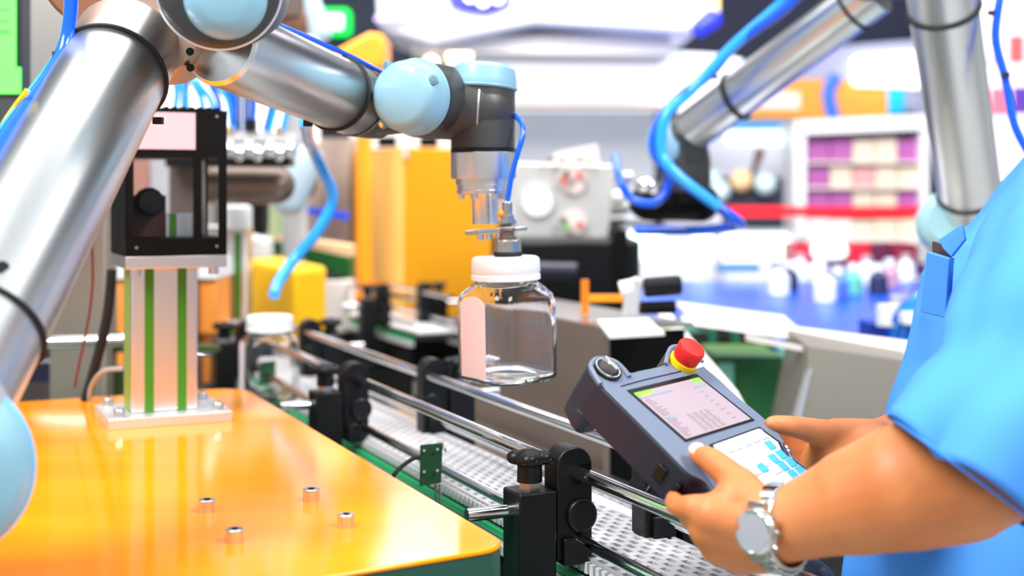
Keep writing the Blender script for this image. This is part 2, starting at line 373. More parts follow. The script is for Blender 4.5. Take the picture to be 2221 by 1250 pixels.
# wrist two: sideways housing and the downward one
w2a, w2b = P(900, 226, 1.385), P(1048, 236, 1.385)
MB().lathe(w2a, w2b-w2a, [(-.01, .033), (0, .0358), ((w2b-w2a).length-.004, .0358), ((w2b-w2a).length, .035)], 56).build('wrist_housing', jointm, ra)
xx = (w2b-w2a).normalized()
MB().ring(w2b-xx*.0045, xx, .0356, .0007).build('seam', satin, ra)
vt, vb = P(1048, 178, 1.388), P(1047, 322, 1.388)
tilt = (vb-vt).normalized()
e = MB(); e.lathe(vt, tilt, [(-.004, .030), (0, .0335), (.006, .0345), ((vb-vt).length, .0345)], 56)
e.capsule(w2b-xx*.012, w2b+xx*.0, .0352, .0345, 40)
e.build('wrist_housing', jointm, ra)
cp = MB().lathe(vt+Vector((0, 0, -.002)), Vector((.06, .05, 1)), [(-.006, .0358), (-.003, .0365), (.004, .036), (.016, .0335), (.0205, .028), (.0215, .001)], 56).build('joint_cap', capm, ra)
MB().ring(vt+Vector((0, 0, -.006)), Vector((.06, .05, 1)), .0358, .0013).build('rim', capm, cp)
MB().box(P(1078, 140, 1.375), (.008, .004, .002)).build('cap_latch', satin, cp)
# tool
TD = Vector((.012, 0, -1)).normalized(); tp = P(1048, 322, 1.388)
L_ = lambda py: (py-322)/F*1.388
MB().lathe(tp, TD, [(0, .0352), (L_(330), .0352)], 56).build('seal_ring', black, ra)
MB().lathe(tp, TD, [(L_(330), .0345), (L_(332), .0353), (L_(380), .0353), (L_(388), .0345), (L_(388), .030), (L_(401), .030), (L_(403), .0285), (L_(412), .0285), (L_(413), .0295), (L_(420), .029), (L_(421), .026)], 64).build('tool_flange', machined, ra)
for a_ in (200, 250, 300, 340, 40, 120):
    q = tp+TD*L_(420)+Vector((cos(R(a_))*.0245, sin(R(a_))*.0245, 0)); MB().cyl(q, q+TD*.006, .0032, n=14).build('bolt', machined, ra)
MB().lathe(tp+TD*L_(418)+Vector((.001, 0, 0)), TD, [(0, .0165), (.004, .0142), (L_(486)-L_(418), .0135)], 40).build('tool_stem', machined, ra)
pa, pb = P(1008, 502, 1.36), P(1143, 491, 1.36)
pc = (pa+pb)/2+Vector((0, .006, 0)); px_ = (pb-pa).normalized(); py_ = Vector((-.1, 1, 0)); py_ = (py_-px_*py_.dot(px_)).normalized(); pz_ = px_.cross(py_)
hx = (pb-pa).length/2
poly = [pc+px_*a+py_*b for a, b in ((-hx, -.008), (-hx*.55, -.02), (hx*.45, -.016), (hx, -.008), (hx, .01), (hx*.4, .02), (-hx*.5, .022), (-hx, .014))]
MB().prism(poly, -pz_*.0042).build('mounting_plate', steel, ra, bev=.0006)
for a in (-.5, -.22, .1):
    q = pc+px_*(a*hx)-py_*.008-pz_*.004; MB().cyl(q, q+TD*.007, .0036, n=16).build('bolt', machined, ra)
fc = P(1101, 490, 1.352)
FL = lambda py: (py-490)/F*1.352
MB().lathe(fc, TD, [(FL(439), .0050), (FL(441), .0054), (FL(444), .0052), (FL(466), .0052), (FL(466), .0065), (FL(470), .0068), (FL(474), .0065)], 24).build('hose_fitting', steel, ra)
MB().lathe(fc, TD, [(FL(474), .0088), (FL(484), .0088)], 6).build('hex_nut', steel, ra)
MB().lathe(fc, TD, [(FL(478), .0105), (FL(485), .0105)], 6).build('hex_nut', steel, ra)
MB().lathe(fc, TD, [(FL(495), .008), (FL(500), .0085), (FL(501), .007), (FL(512), .007), (FL(514), .0092), (FL(522), .0092)], 24).build('threaded_stem', brownm, ra)
MB().lathe(fc, TD, [(FL(520), .0125), (FL(523), .0138), (FL(546), .0138), (FL(548), .013)], 32).build('suction_mount', steel, ra)
MB().lathe(fc, TD, [(FL(546), .0148), (FL(549), .0155), (FL(553), .0155), (FL(557), .013)], 32).build('suction_cup', rubber, ra, label='black suction cup')
MB().ball(P(1087, 464, 1.352), .004).build('indicator', orangem, ra)
MB().tube([fc-TD*.026, P(1103, 420, 1.352), P(1110, 380, 1.35), P(1122, 335, 1.348), P(1134, 295, 1.35), P(1132, 268, 1.36), P(1116, 250, 1.38)], .0029, 14).build('air_hose', hosem, ra, label='thin blue air hose')
# hoses along the arm
MB().tube([P(560, 38, 1.16), P(600, 52, 1.21), P(700, 95, 1.30), P(760, 122, 1.345), P(830, 158, 1.40)], .0026, 12).build('air_hose', hosem, ra)
MB().tube([P(155, -60, 1.07), P(153, 30, 1.07), P(140, 100, 1.065), P(110, 160, 1.04), P(40, 255, .99), P(-60, 400, .92)], [.0058]*40, 14).build('air_hose', hosem, ra, label='thick blue air hose tied to the upper arm')
MB().tube([P(120, 130, 1.055), P(90, 170, 1.04), P(20, 262, .99), P(-60, 370, .94)], .0035, 12).build('air_hose', hosel, ra)
MB().tube([P(60, 195, 1.0), P(20, 250, 1.0), P(-10, 300, .99), P(-40, 350, .95)], .0022, 10).build('air_hose', mat('yellow_hose', (220, 200, 30), .3), ra)

# ---------------------------------------------------------------- clear jars
def rsq(s, r, z, n=6):       # rounded square ring
    out = []
    for q, (sx, sy) in enumerate(((1, 1), (-1, 1), (-1, -1), (1, -1))):
        for k_ in range(n+1):
            a = pi/2*(q+k_/n); out.append(Vector((sx*(s-r)+r*cos(a), sy*(s-r)+r*sin(a), z)))
    return out
def loft(rings, close=True):
    m_ = MB(); n = len(rings[0]); vs = [p for r_ in rings for p in r_]
    fs = [(k_*n+i, k_*n+(i+1) % n, (k_+1)*n+(i+1) % n, (k_+1)*n+i) for k_ in range(len(rings)-1) for i in range(n)]
    if close: fs += [tuple(range(n-1, -1, -1)), tuple((len(rings)-1)*n+i for i in range(n))]
    return m_.add(vs, fs)
def circ(r, z, n=28):
    return [Vector((r*cos(pi/2*(q+k_/6)), r*sin(pi/2*(q+k_/6)), z)) for q in range(4) for k_ in range(7)]
def make_jar(loc, rot, label, lidtilt=0):
    j = thing('clear_jar', loc, label, 'jar', 'clear square jars with white lids')
    j.rotation_euler = rot
    S = .0425
    outer = [rsq(.030, .016, .0015), rsq(.0385, .02, .0), rsq(S-.001, .02, .0035), rsq(S, .02, .008), rsq(S, .02, .082), rsq(S-.0015, .022, .090), rsq(S-.006, .026, .0965), rsq(.034, .031, .1005)]
    outer += [circ(.0325, .1015), circ(.0320, .110)]
    inner = [circ(.0302, .110), circ(.0305, .101), rsq(.0325, .0295, .099), rsq(S-.0078, .025, .0945), rsq(S-.0034, .0205, .089), rsq(S-.0019, .0185, .082), rsq(S-.0019, .0185, .009), rsq(S-.004, .018, .0055), rsq(.030, .016, .0045)]
    b0 = worldloc(j)
    def bl(mb, nm, m_, par, **k_):
        mb.v = [v+b0 for v in mb.v]; return mb.build(nm, m_, par, **k_)
    bl(loft(outer+inner, True), 'jar_body', glass, j, ang=60)
    lid = MB(); prof = []
    n = 120; rs = []
    for z, r, g in ((.1045, .0345, 0), (.105, .0362, 0), (.110, .0362, 0), (.1105, .0352, 0), (.112, .0352, 0), (.1128, .0356, 1), (.126, .0352, 1), (.1272, .0346, 0), (.1285, .0325, 0), (.1288, .02, 0), (.1288, .0005, 0)):
        rs.append([Vector(((r+g*.0005*(1 if i % 2 else -1))*cos(2*pi*i/n), (r+g*.0005*(1 if i % 2 else -1))*sin(2*pi*i/n), z)) for i in range(n)])
    bl(loft([[Vector((v.x*.9, v.y*.9, .1045)) for v in rs[0]]]+rs, False), 'lid', white, j, ang=50)
    lab = []
    # label sheet on the face towards -x, arched at the top
    m_ = MB(); w_ = .0215; z0, z1 = .006, .078; pts = [(-w_, z0), (w_, z0), (w_, z1)]+[(w_*cos(a), z1+.012*sin(a)) for a in [pi*i/10 for i in range(1, 10)]]+[(-w_, z1)]
    m_.prism([Vector((-S-.0008, y, z)) for y, z in pts], (-.0006, 0, 0))
    bl(m_, 'paper_label', labelm, j, label='blank pale pink label')
    bl(MB().ring((0, 0, .103), Z, .0322, .0012, n=48), 'neck_thread', glass, j)
    return j
jy = 1.352
jt = P(1108, 556, jy)           # lid top centre
jar1 = make_jar(jt-Vector((.003, 0, .1288)), (0, R(-1.5), R(37)), 'clear square jar with white lid and pale label hanging under the suction cup')
lc = C(2.02, .5855, .30); yj = lc.y
jar2 = make_jar(Vector((P(585, 0, 2.02).x, 2.02, H-.3265)), (0, 0, R(20)), 'clear jar with white lid standing on the conveyor belt behind the orange table')

# ---------------------------------------------------------------- conveyors
BH = .3265
def conveyor(dw, t0, t1, name, label, fts, rts, fine=True):
    cv = thing(name, C((t0+t1)/2, .6+dw, H), label, 'conveyor')
    tc_, ln = (t0+t1)/2, t1-t0
    MB().ubox(tc_, .599+dw, BH+.013, (ln, .098, .012)).build('belt_bed', beltd, cv)
    if fine:
        pitch = .0215; n = int(ln/pitch); lk = None
        mb = MB(); c0 = C(t0+pitch/2, .6+dw, BH+.0025)
        for i in range(12): mb.box(c0+V*(-.052+i*.00945), (pitch, .0036, .005), (U, V, Z))
        for i in range(11): mb.box(c0+V*(-.0473+i*.00945)+U*(.0054 if i % 2 else -.0054), (.0096, .006, .005), (U, V, Z))
        for s_ in (-1, 1): mb.box(c0-V*.057+U*(s_*.0054)-Z*.004, (.0062, .004, .010), (U, V, Z))
        lk = mb.build('belt_link', beltm, cv)
        for i in range(1, n):
            o = lk.copy(); COL.objects.link(o); o.parent = cv; o.location = lk.location+U*(pitch*i)
    else:
        n = int(ln/.08); mb = MB(); mb.box(C(t0+.04, .6+dw, BH+.0025), (.078, .104, .005), (U, V, Z)); lk = mb.build('belt_link', beltm, cv)
        for i in range(1, n):
            o = lk.copy(); COL.objects.link(o); o.parent = cv; o.location = lk.location+U*(.08*i)
    for s_ in (-1, 1):
        MB().ubox(tc_, .6+dw+s_*.0615-.001, BH+.0165, (ln, .006, .006)).build('wear_strip', belt_g, cv, label='green wear strip')
        MB().ubox(tc_, .6+dw+s_*.067, BH+.027, (ln, .012, .009)).build('frame_rail', mat('frame_silver', (232, 232, 236), .3, .3), cv)
        MB().ubox(tc_, .6+dw+s_*.066, BH+.10, (ln, .008, .118)).build('side_panel', blackm, cv)
    for t in (t0+.15, (t0+t1)/2, t1-.15):
        for s_ in (-1, 1): MB().ubox(t, .6+dw+s_*.05, BH+.14+(H-BH-.14)/2, (.04, .03, H-BH-.14)).build('leg', satin, cv)
    for w_, h_ in ((.537, .25), (.537, .3086), (.634, .25), (.645, .3086)):
        MB().cyl(C(t0, w_+dw, h_), C(t1, w_+dw, h_), .0062 if h_ < .3 else .0055, n=24).build('guide_rail', chrome, cv)
    for ts, sg, wr in ((fts, -1, .537), (rts, 1, .640)):
        for t in ts:
            w_ = wr+dw; wp = w_+sg*.041
            c = MB(); c.ubox(t, wp, .263+.0775, (.036, .036, .155)); c.ubox(t-.004, wp-sg*.012, .42, (.05, .05, .012))
            cl = c.build('clamp_post', black, cv, bev=.002)
            MB().cyl(C(t, wp, .263), C(t, wp, .2565), .0105, n=6).build('hex_nut', steel, cl)
            k_ = MB(); k_.lathe(C(t, wp, .2565), Z, [(0, .0112), (.014, .0108), (.0175, .012)], 24)
            for i in range(4):
                a = i*pi/2+.5; k_.ball(C(t, wp, .2355)+U*(.012*cos(a))+V*(.012*sin(a)), .0085, ell=(1, 1, .75))
            k_.ball(C(t, wp, .2365), .0145, ell=(1, 1, .62)); k_.build('knob', black, cl)
            MB().cyl(C(t, w_+sg*.101, .28), C(t, w_, .28), .0058, n=20).build('cross_rod', chrome, cl)
            h_ = MB(); h_.ubox(t, w_+sg*.003, .284, (.026, .035, .084))
            h_.lathe(C(t-.013, w_+sg*.003, .245), U, [(0, .0175), (.026, .0175)], 28)
            h_.lathe(C(t-.017, w_-sg*.003, .288), U, [(-.001, .013), (.001, .015), (.033, .015), (.035, .013)], 32)
            h_.ubox(t-.004, w_+sg*.004, .318, (.030, .024, .024)); h_.build('clamp_head', black, cl, bev=.0015)
    return cv
conveyor(0, .80, 2.42, 'conveyor', 'perforated grey belt conveyor with chrome guide rails and black clamps beside the orange table', (1.018, 1.626, 2.215), (1.05, 1.62, 2.2))
conveyor(.508, 2.75, 3.5, 'conveyor', 'second conveyor with mint edge running behind the first, before the amber cabinet', (2.95, 3.3), (2.95,), False)
# sensor bracket between table and belt
sx0 = P(934, 1055, 1.33)
sbk = thing('sensor_bracket', P(934, 1085, 1.33), 'small dark green sensor bracket plate with four holes beside the conveyor belt', 'bracket')
pq = [P(911, 966, 1.33), P(960, 961, 1.335), P(957, 1048, 1.335), P(910, 1056, 1.33)]
plt = MB().prism(pq, (0, .0016, 0)).build('plate', mat('green_bracket', (38, 78, 50), .4, .3), sbk, bev=.0006)
for px, py in ((920, 978), (949, 975), (920, 1024), (949, 1021)): MB().cyl(P(px, py, 1.3275), P(px, py, 1.3305), .0014, n=14).build('hole_rivet', chrome, plt)
MB().prism([P(947, 960, 1.337), P(962, 966, 1.337), P(962, 975, 1.337), P(947, 968, 1.337)], (0, .012, 0)).build('flange', satin, sbk)
MB().cyl(P(963, 975, 1.335), P(967, 974, 1.335), .003, n=12).build('screw', steel, sbk)
for x in (945, 954): MB().cyl(P(x, 1050, 1.337), P(x, 1110, 1.337), .0014, n=10).build('stem', steel, sbk)
MB().tube([P(912, 992, 1.332), P(895, 996, 1.33), P(872, 1012, 1.325), P(855, 1030, 1.32), P(840, 1060, 1.32)], .0022, 10).build('sensor_cable', rubber, sbk)
b2 = one(MB().prism([P(561, 790, 2.12), P(597, 786, 2.12), P(597, 842, 2.12), P(561, 850, 2.12)], (0, .003, 0)), 'sensor_bracket', MATS['green_bracket'], 'dark green bracket plate in front of the jar on the belt', 'bracket')
# ---------------------------------------------------------------- teach pendant
PN = Vector((.407, -.464, .787)).normalized(); P0 = P(1358, 850, 1.03)
def FP(px, py, up=0):
    d = P(px, py, 1)-Vector((0, 0, H)); Y = PN.dot(P0-Vector((0, 0, H)))/PN.dot(d); return Vector((0, 0, H))+d*Y+PN*up
def fpoly(pts, up=0): return [FP(x, y, up) for x, y in pts]
pe = thing('teach_pendant', FP(1500, 960), 'dark grey handheld teach pendant with colour screen, keypad and red stop button', 'controller')
PW = (FP(1508, 814)-FP(1358, 850)).normalized(); PL = PN.cross(PW); PL = -PL if PL.dot(FP(1485, 962)-FP(1358, 850)) < 0 else PL
# face plane directions in the picture
outl = [(1296, 834), (1283, 815), (1275, 800), (1278, 787), (1290, 780), (1312, 779), (1335, 786), (1352, 800), (1364, 808), (1385, 803), (1415, 797), (1436, 790), (1441, 774), (1447, 760), (1463, 752), (1490, 758), (1512, 775), (1530, 797), (1560, 822), (1600, 860), (1640, 892), (1672, 920), (1690, 938), (1706, 962), (1722, 990), (1745, 1012), (1775, 1038), (1790, 1052), (1760, 1075), (1700, 1098), (1650, 1112), (1600, 1118), (1560, 1090), (1530, 1052), (1500, 1036), (1472, 1011), (1400, 938), (1340, 878)]
TH = .034
body = MB().prism([p+(-PN*.0) for p in crom(fpoly(outl), 3)[:-1]], -PN*TH).build('shell', [pendd], pe, bev=.004, seg=3)
face = MB().prism([p for p in crom(fpoly([(x+(1500-x)*.03, y+(920-y)*.03) for x, y in outl], .0), 3)[:-1]], PN*.0012).build('front_cover', pend, pe, bev=.0008)
# grip hump under the top left and handle ridge
MB().prism([p-PN*.028 for p in fpoly([(1292, 832), (1276, 800), (1280, 785), (1300, 778), (1340, 788), (1365, 815), (1340, 850), (1310, 852)])], -PN*.022).build('rear_grip', pendd, pe, bev=.006, seg=3)
MB().prism([p-PN*.028 for p in fpoly([(1440, 780), (1450, 758), (1470, 753), (1505, 772), (1540, 805), (1500, 830), (1450, 810)])], -PN*.022).build('rear_grip', pendd, pe, bev=.006, seg=3)
sidev = FP(1472, 1011)-FP(1296, 834)
# raised rims of the two lobes
def lobe(pts, nm):
    q = crom(fpoly(pts, .002), 4); return MB().tube(q, .0022, 10, 0).build(nm, pend, pe)
lobe([(1300, 838), (1284, 812), (1279, 797), (1290, 784), (1312, 783), (1334, 791), (1352, 808), (1362, 822)], 'lobe_rim')
lobe([(1441, 795), (1447, 772), (1455, 758), (1472, 757), (1497, 765), (1520, 790)], 'lobe_rim')
# key switch
kc = FP(1314, 806, .001)
MB().lathe(kc, PN, [(0, .0125), (.0025, .0125), (.003, .011)], 36).build('key_switch', black, pe)
MB().ring(kc+PN*.003, PN, .0105, .0005).build('switch_ring', chrome, pe)
MB().box(kc+PN*.006, (.0028, .015, .006), (PW, PL, PN)).build('switch_lever', steel, pe)
# stop button
sc_ = FP(1478, 791, .0)
MB().prism(fpoly([(1492, 800), (1514, 783), (1526, 798), (1500, 806)], .0012), PN*.0006).build('printed_plate', whitem, pe)
MB().lathe(sc_, PN, [(0, .0125), (.006, .0122), (.0065, .0112)], 36).build('stop_ring', yel, pe, label='yellow ring')
MB().lathe(sc_, PN, [(.006, .0105), (.009, .0118), (.0185, .0122), (.0205, .0112), (.021, .001)], 40).build('stop_button', red, pe, label='red emergency stop button')
# screen
scq = [(1358, 850), (1508, 814), (1635, 915), (1485, 962)]
o0, ex, ey = FP(1358, 850), FP(1508, 814)-FP(1358, 850), FP(1485, 962)-FP(1358, 850)
def SQ(u, v, up): # bilinear in the screen quad
    a = FP(1358+150*u, 850-36*u); b = FP(1485+150*u, 962-47*u); return a.lerp(b, v)+PN*up
def srect(u0, v0, u1, v1, up, th, name, m, par=None, bev=0, **k_):
    return MB().prism([SQ(u0, v0, up), SQ(u1, v0, up), SQ(u1, v1, up), SQ(u0, v1, up)], PN*th).build(name, m, par or pe, bev=bev, **k_)
srect(0, 0, 1, 1, .0012, .0006, 'screen_frame', black)
scr = srect(.03, .075, .97, .965, .0018, .0003, 'screen', mat('lcd', (158, 142, 150), .45, emit=.05), label='lit colour screen with a table of figures')
sg = mat('screen_green', (120, 195, 60), .3, emit=.2)
srect(.03, .075, .26, .17, .0021, .0001, 'screen_tab', sg, scr)
srect(.09, .13, .22, .165, .0022, .0001, 'screen_tab', mat('screen_orange', (240, 180, 70), .3, emit=.2), scr)
srect(.84, .075, .97, .15, .0021, .0001, 'screen_tab', sg, scr)
srect(.03, .172, .50, .195, .0021, .0001, 'screen_bar', mat('screen_blue', (110, 130, 190), .3, emit=.1), scr)
bar = mat('screen_grey', (130, 150, 160), .4)
srect(.80, .20, .955, .235, .0021, .0001, 'screen_bar', bar, scr); srect(.06, .56, .22, .60, .0021, .0001, 'screen_bar', bar, scr)
ln = MB(); rnd = random.Random(3)
for r_ in range(24):
    v = .23+r_*.03
    if 10 < r_ < 12: continue
    for u in ((.06,) if r_ % 3 else (.06, .78))+((.34, .42, .50, .58) if r_ > 12 else ()):
        l_ = rnd.uniform(.04, .065) if u > .3 else rnd.uniform(.05, .14)
        ln.prism([SQ(u, v, .0021), SQ(u+l_, v, .0021), SQ(u+l_, v+.009, .0021), SQ(u, v+.009, .0021)], PN*.0001)
ln.build('screen_text', mat('screen_ink', (112, 98, 108), .5), scr)['kind'] = 'stuff'
# seam line above the screen
MB().tube(fpoly([(1345, 841), (1400, 826), (1460, 812), (1508, 800)], .0012), .0006, 6).build('seam', black, pe)
# keypad
kp = [(1536, 968), (1645, 929), (1690, 962), (1700, 985), (1785, 1050), (1680, 1095), (1610, 1075)]
MB().prism(fpoly(kp, .0012), PN*.0006).build('keypad_border', black, pe)
kpw = mat('keypad_white', (196, 204, 210), .5); keyb = mat('key_blue', (70, 165, 218), .4)
pad = MB().prism(fpoly([(1544, 970), (1643, 934), (1684, 964), (1694, 987), (1778, 1049), (1678, 1090), (1612, 1070)], .0018), PN*.0006).build('keypad', kpw, pe)
a0 = FP(1544, 972); kx = (FP(1643, 936)-FP(1544, 972)).normalized(); ky = PN.cross(kx); ky = -ky if ky.dot(FP(1700, 1050)-a0) < 0 else ky
def key(px, py, sx, sy, m, txt=None):
    c = FP(px, py, .0026); o = MB().box(c, (sx, sy, .0014), (kx, ky, PN)).build('key', m, pad, bev=.0004)
    if m is kpw: MB().box(c-PN*.0003, (sx+.0016, sy+.0016, .0011), (kx, ky, PN)).build('key_outline', greym, pad)
    if txt:
        cu = bpy.data.curves.new('key_lettering', 'FONT'); cu.body = txt; cu.size = .0048; cu.align_x = 'CENTER'; cu.align_y = 'CENTER'; cu.extrude = .00005
        tmp = bpy.data.objects.new('key_lettering', cu); COL.objects.link(tmp); cu.materials.append(greym if m is kpw else white)
        tm = bpy.data.meshes.new_from_object(tmp.evaluated_get(bpy.context.evaluated_depsgraph_get())); bpy.data.objects.remove(tmp)
        t_ = bpy.data.objects.new('key_lettering', tm); COL.objects.link(t_); t_.parent = o
        mx = Matrix((kx, -ky, PN)).transposed().to_4x4(); mx.translation = c+PN*.0008-worldloc(o); t_.matrix_local = mx
ks = .0088
for i, tx in enumerate(('F1', 'F2', 'F3', 'F4', 'F5')): key(1575+i*18.5, 977-i*7.3, ks*.9, ks, kpw, tx)
MB().prism(fpoly([(1592, 993), (1640, 976), (1651, 986), (1603, 1004)], .0024), PN*.0004).build('keypad_panel', MATS['keypad_white'], pad)
for (px, py, tx) in ((1667, 971, None), (1691, 991, None), (1712, 1008, None), (1733, 1026, None), (1675, 1000, None), (1695, 1016, None), (1717, 1034, None), (1650, 1020, None)): key(px, py, ks, ks, keyb)
for (px, py) in ((1655, 1006), (1678, 1022), (1700, 1042), (1626, 1010), (1632, 1026)): key(px, py, ks, ks, kpw)
# slots at the lower left corner, strap and hand guard on the right
MB().box(FP(1455, 993, -.017)-PW*.0005, (.004, .009, .014), (PW, PL, PN)).build('port_slot', black, pe, bev=.0008)
MB().box(FP(1492, 1030, -.017)+PL*.0005, (.010, .004, .014), (PW, PL, PN)).build('port_slot', black, pe, bev=.0008)
MB().tube([FP(1694, 950, -.004), FP(1700, 985, .004)+V*.002, FP(1722, 1008, -.004)], .0018, 8).build('cable_guard', chrome, pe)
MB().tube([FP(1560, 1085, -.02), P(1650, 1170, 1.03), P(1720, 1222, 1.05), P(1770, 1245, 1.05), P(1800, 1300, 1.04), P(1830, 1500, 1.06)], .0105, 14).build('pendant_cable', mat('grey_cable', (70, 84, 104), .35), pe)

# ---------------------------------------------------------------- person
pr = thing('person', (P(2300, 0, 1.25).x, 1.25, 0), 'person in a light blue short sleeved shirt and steel wristwatch, holding the pendant', 'person')
B = MB()
def chain(pts):      # (px, py, Y, r)
    for a, b in zip(pts[:-1], pts[1:]): B.capsule(P(a[0], a[1], a[2]*KY), P(b[0], b[1], b[2]*KY), a[3]*KY, b[3]*KY)
KY = .93
yw = 1.0
# near arm
chain([(2395, 420, 1.16, .042), (2200, 860, 1.04, .040), (2140, 1030, .975, .041), (2080, 1037, .955, .0475), (1960, 1058, .955, .0465), (1860, 1088, .97, .040), (1770, 1118, .985, .032), (1700, 1143, .995, .0275), (1650, 1152, 1.0, .0262)])
# palm and back of the hand
chain([(1650, 1125, 1.005, .022), (1595, 1085, 1.005, .018)]); chain([(1650, 1140, 1.0, .024), (1545, 1118, 1.0, .0175)])
chain([(1650, 1160, 1.005, .024), (1540, 1146, 1.005, .0175)]); chain([(1665, 1180, 1.01, .022), (1560, 1182, 1.012, .0165)]); chain([(1690, 1188, 1.015, .020), (1598, 1205, 1.022, .0150)])
# thumb
chain([(1640, 1110, 1.0, .020), (1610, 1060, 1.012, .0155), (1575, 1025, 1.028, .0118), (1545, 1000, 1.042, .0108), (1513, 984, 1.057, .0083)])
# fingers wrap under the pendant
chain([(1545, 1112, 1.0, .0135), (1505, 1102, 1.005, .0108), (1474, 1100, 1.02, .0088), (1462, 1092, 1.045, .0082), (1466, 1075, 1.072, .0075)])
chain([(1553, 1143, 1.005, .0125), (1510, 1132, 1.015, .0098), (1496, 1125, 1.045, .0088), (1500, 1100, 1.085, .0078)])
chain([(1568, 1180, 1.012, .0120), (1528, 1172, 1.024, .0094), (1520, 1160, 1.055, .0084), (1526, 1130, 1.09, .0075)])
chain([(1598, 1208, 1.022, .0105), (1570, 1205, 1.04, .0085), (1562, 1190, 1.065, .0076), (1568, 1165, 1.09, .0068)])
# far arm and hand
chain([(2330, 470, 1.42, .055), (2230, 880, 1.42, .045), (2060, 930, 1.33, .038), (1930, 965, 1.245, .028), (1890, 972, 1.225, .0255)])
chain([(1895, 950, 1.22, .018), (1815, 945, 1.205, .0165)]); chain([(1890, 975, 1.225, .022), (1800, 985, 1.215, .019)]); chain([(1890, 990, 1.225, .02), (1770, 1000, 1.21, .015)]); chain([(1895, 985, 1.2, .025), (1800, 990, 1.2, .024)]); chain([(1880, 1010, 1.2, .024), (1775, 1012, 1.205, .017)])
chain([(1850, 955, 1.21, .017), (1800, 945, 1.195, .0145), (1742, 930, 1.175, .0108), (1712, 925, 1.163, .0098), (1683, 920, 1.158, .0085), (1672, 919, 1.157, .0066)])
for i, (px, py) in enumerate(((1775, 960), (1772, 985), (1772, 1008), (1785, 1028))):
    chain([(px+25, py, 1.215, .0125), (px-35, py-12, 1.245, .0098), (px-85, py-25, 1.245, .0088), (px-115, py-30, 1.225, .0076)])
# torso, neck and head
chain([(2450, 510, 1.22, .045), (2510, 470, 1.34, .055), (2450, 510, 1.46, .045)])
B.capsule(P(2510, 440, 1.25), P(2560, 200, 1.25), .055, .053)
for a, b in (((2450, 500, 1.25, .06), (2330, 700, 1.25, .07)), ((2330, 700, 1.25, .07), (2240, 1150, 1.25, .075)), ((2240, 1150, 1.25, .075), (2235, 1400, 1.25, .075))):
    for dy in (-.045, 0, .045): B.capsule(P(a[0], a[1], 1.25)+Vector((0, dy, 0)), P(b[0], b[1], 1.25)+Vector((0, dy, 0)), a[3], b[3])
nk = P(2560, 200, 1.25); hd = nk+Vector((-.03, 0, .17))
B.capsule(nk, hd, .055, .052); B.ball(hd+Vector((0, 0, .02)), .1, ell=(.95, .76, 1.1)); B.capsule(hd+Vector((-.055, 0, -.055)), hd+Vector((-.02, 0, -.06)), .032, .045)
B.capsule(hd+Vector((-.094, 0, .02)), hd+Vector((-.112, 0, -.012)), .009, .013)
for s_ in (-1, 1): B.ball(hd+Vector((.012, s_*.078, .0)), .03, ell=(.6, .35, 1.0))
for s_ in (-1, 1): B.ball(hd+Vector((-.088, 0, -.045)), .018, ell=(.6, 1.4, .5))
raw = B.build('body', skin, pr)
md = raw.modifiers.new('fuse', 'REMESH'); md.mode = 'VOXEL'; md.voxel_size = .0026; md.use_smooth_shade = True
sm = raw.modifiers.new('smooth', 'SMOOTH'); sm.factor = .6; sm.iterations = 7
dg = bpy.context.evaluated_depsgraph_get(); me2 = bpy.data.meshes.new_from_object(raw.evaluated_get(dg)); raw.modifiers.clear(); raw.data = me2
me2.polygons.foreach_set('use_smooth', [True]*len(me2.polygons))
# nail of the near thumb
tdir = (P(1513, 984, .983)-P(1545, 1000, .969)).normalized(); nn = Vector((-.15, -.75, .65)); nn = (nn-tdir*nn.dot(tdir)).normalized(); sd = tdir.cross(nn)
MB().ball(P(1515, 985, .983)+nn*.0058-tdir*.001, .0075, ell=(1.0, .8, .38), ax=(tdir, sd, nn)).build('thumb_nail', nailm, raw)
for s_ in (-1, 1): MB().ball(hd+Vector((-.082, s_*.032, .018)), .011).build('eye', white, raw); MB().ball(hd+Vector((-.0905, s_*.032, .018)), .005, ell=(.6, 1, 1)).build('pupil', black, raw)
hr = MB(); hr.ball(hd+Vector((.012, 0, .035)), .106, ell=(.95, .8, 1.05)); hr.v = [v for v in hr.v]
hb_ = hr.build('hair', hairm, pr); 
for v in hb_.data.vertices:
    q = v.co+worldloc(hb_)-hd
    if q.x < -.03 and q.z < .07: v.co.x += (-.03-q.x)*.8
    if q.z < -.03: v.co.z += (-.03-q.z)*.8
# shirt: torso loft with folds
def ell_ring(c, rx, ry, n=150, ph=0, fold=0, nx=None):
    return [Vector((c.x+(rx+fold*(sin(5*a+ph)*.5+sin(11*a+ph*1.7)*.35))*cos(a), c.y+(ry+fold*sin(7*a+ph))*sin(a), c.z)) for a in [2*pi*i/n for i in range(n)]]
prof = [(2610, 170, .058, .068), (2590, 215, .085, .12), (2540, 290, .108, .165), (2462, 390, .118, .182), (2420, 450, .124, .185), (2375, 520, .137, .184), (2338, 600, .142, .180), (2314, 680, .146, .177), (2290, 780, .149, .174), (2262, 880, .154, .172), (2235, 980, .157, .172), (2215, 1080, .158, .174), (2200, 1200, .155, .176), (2195, 1330, .158, .178), (2195, 1480, .158, .178)]
rings = []
Yt = 1.27
for i in range(len(prof)-1):
    for k_ in range(12):
        f = k_/12; a, b = prof[i], prof[i+1]; q = [a[j]+(b[j]-a[j])*f for j in range(4)]
        c = P(q[0]-4, q[1], Yt); rings.append(ell_ring(c, q[2], q[3], ph=(q[1])*.009, fold=min(.003, (i+f)*.0012)))
from mathutils import noise as NZ
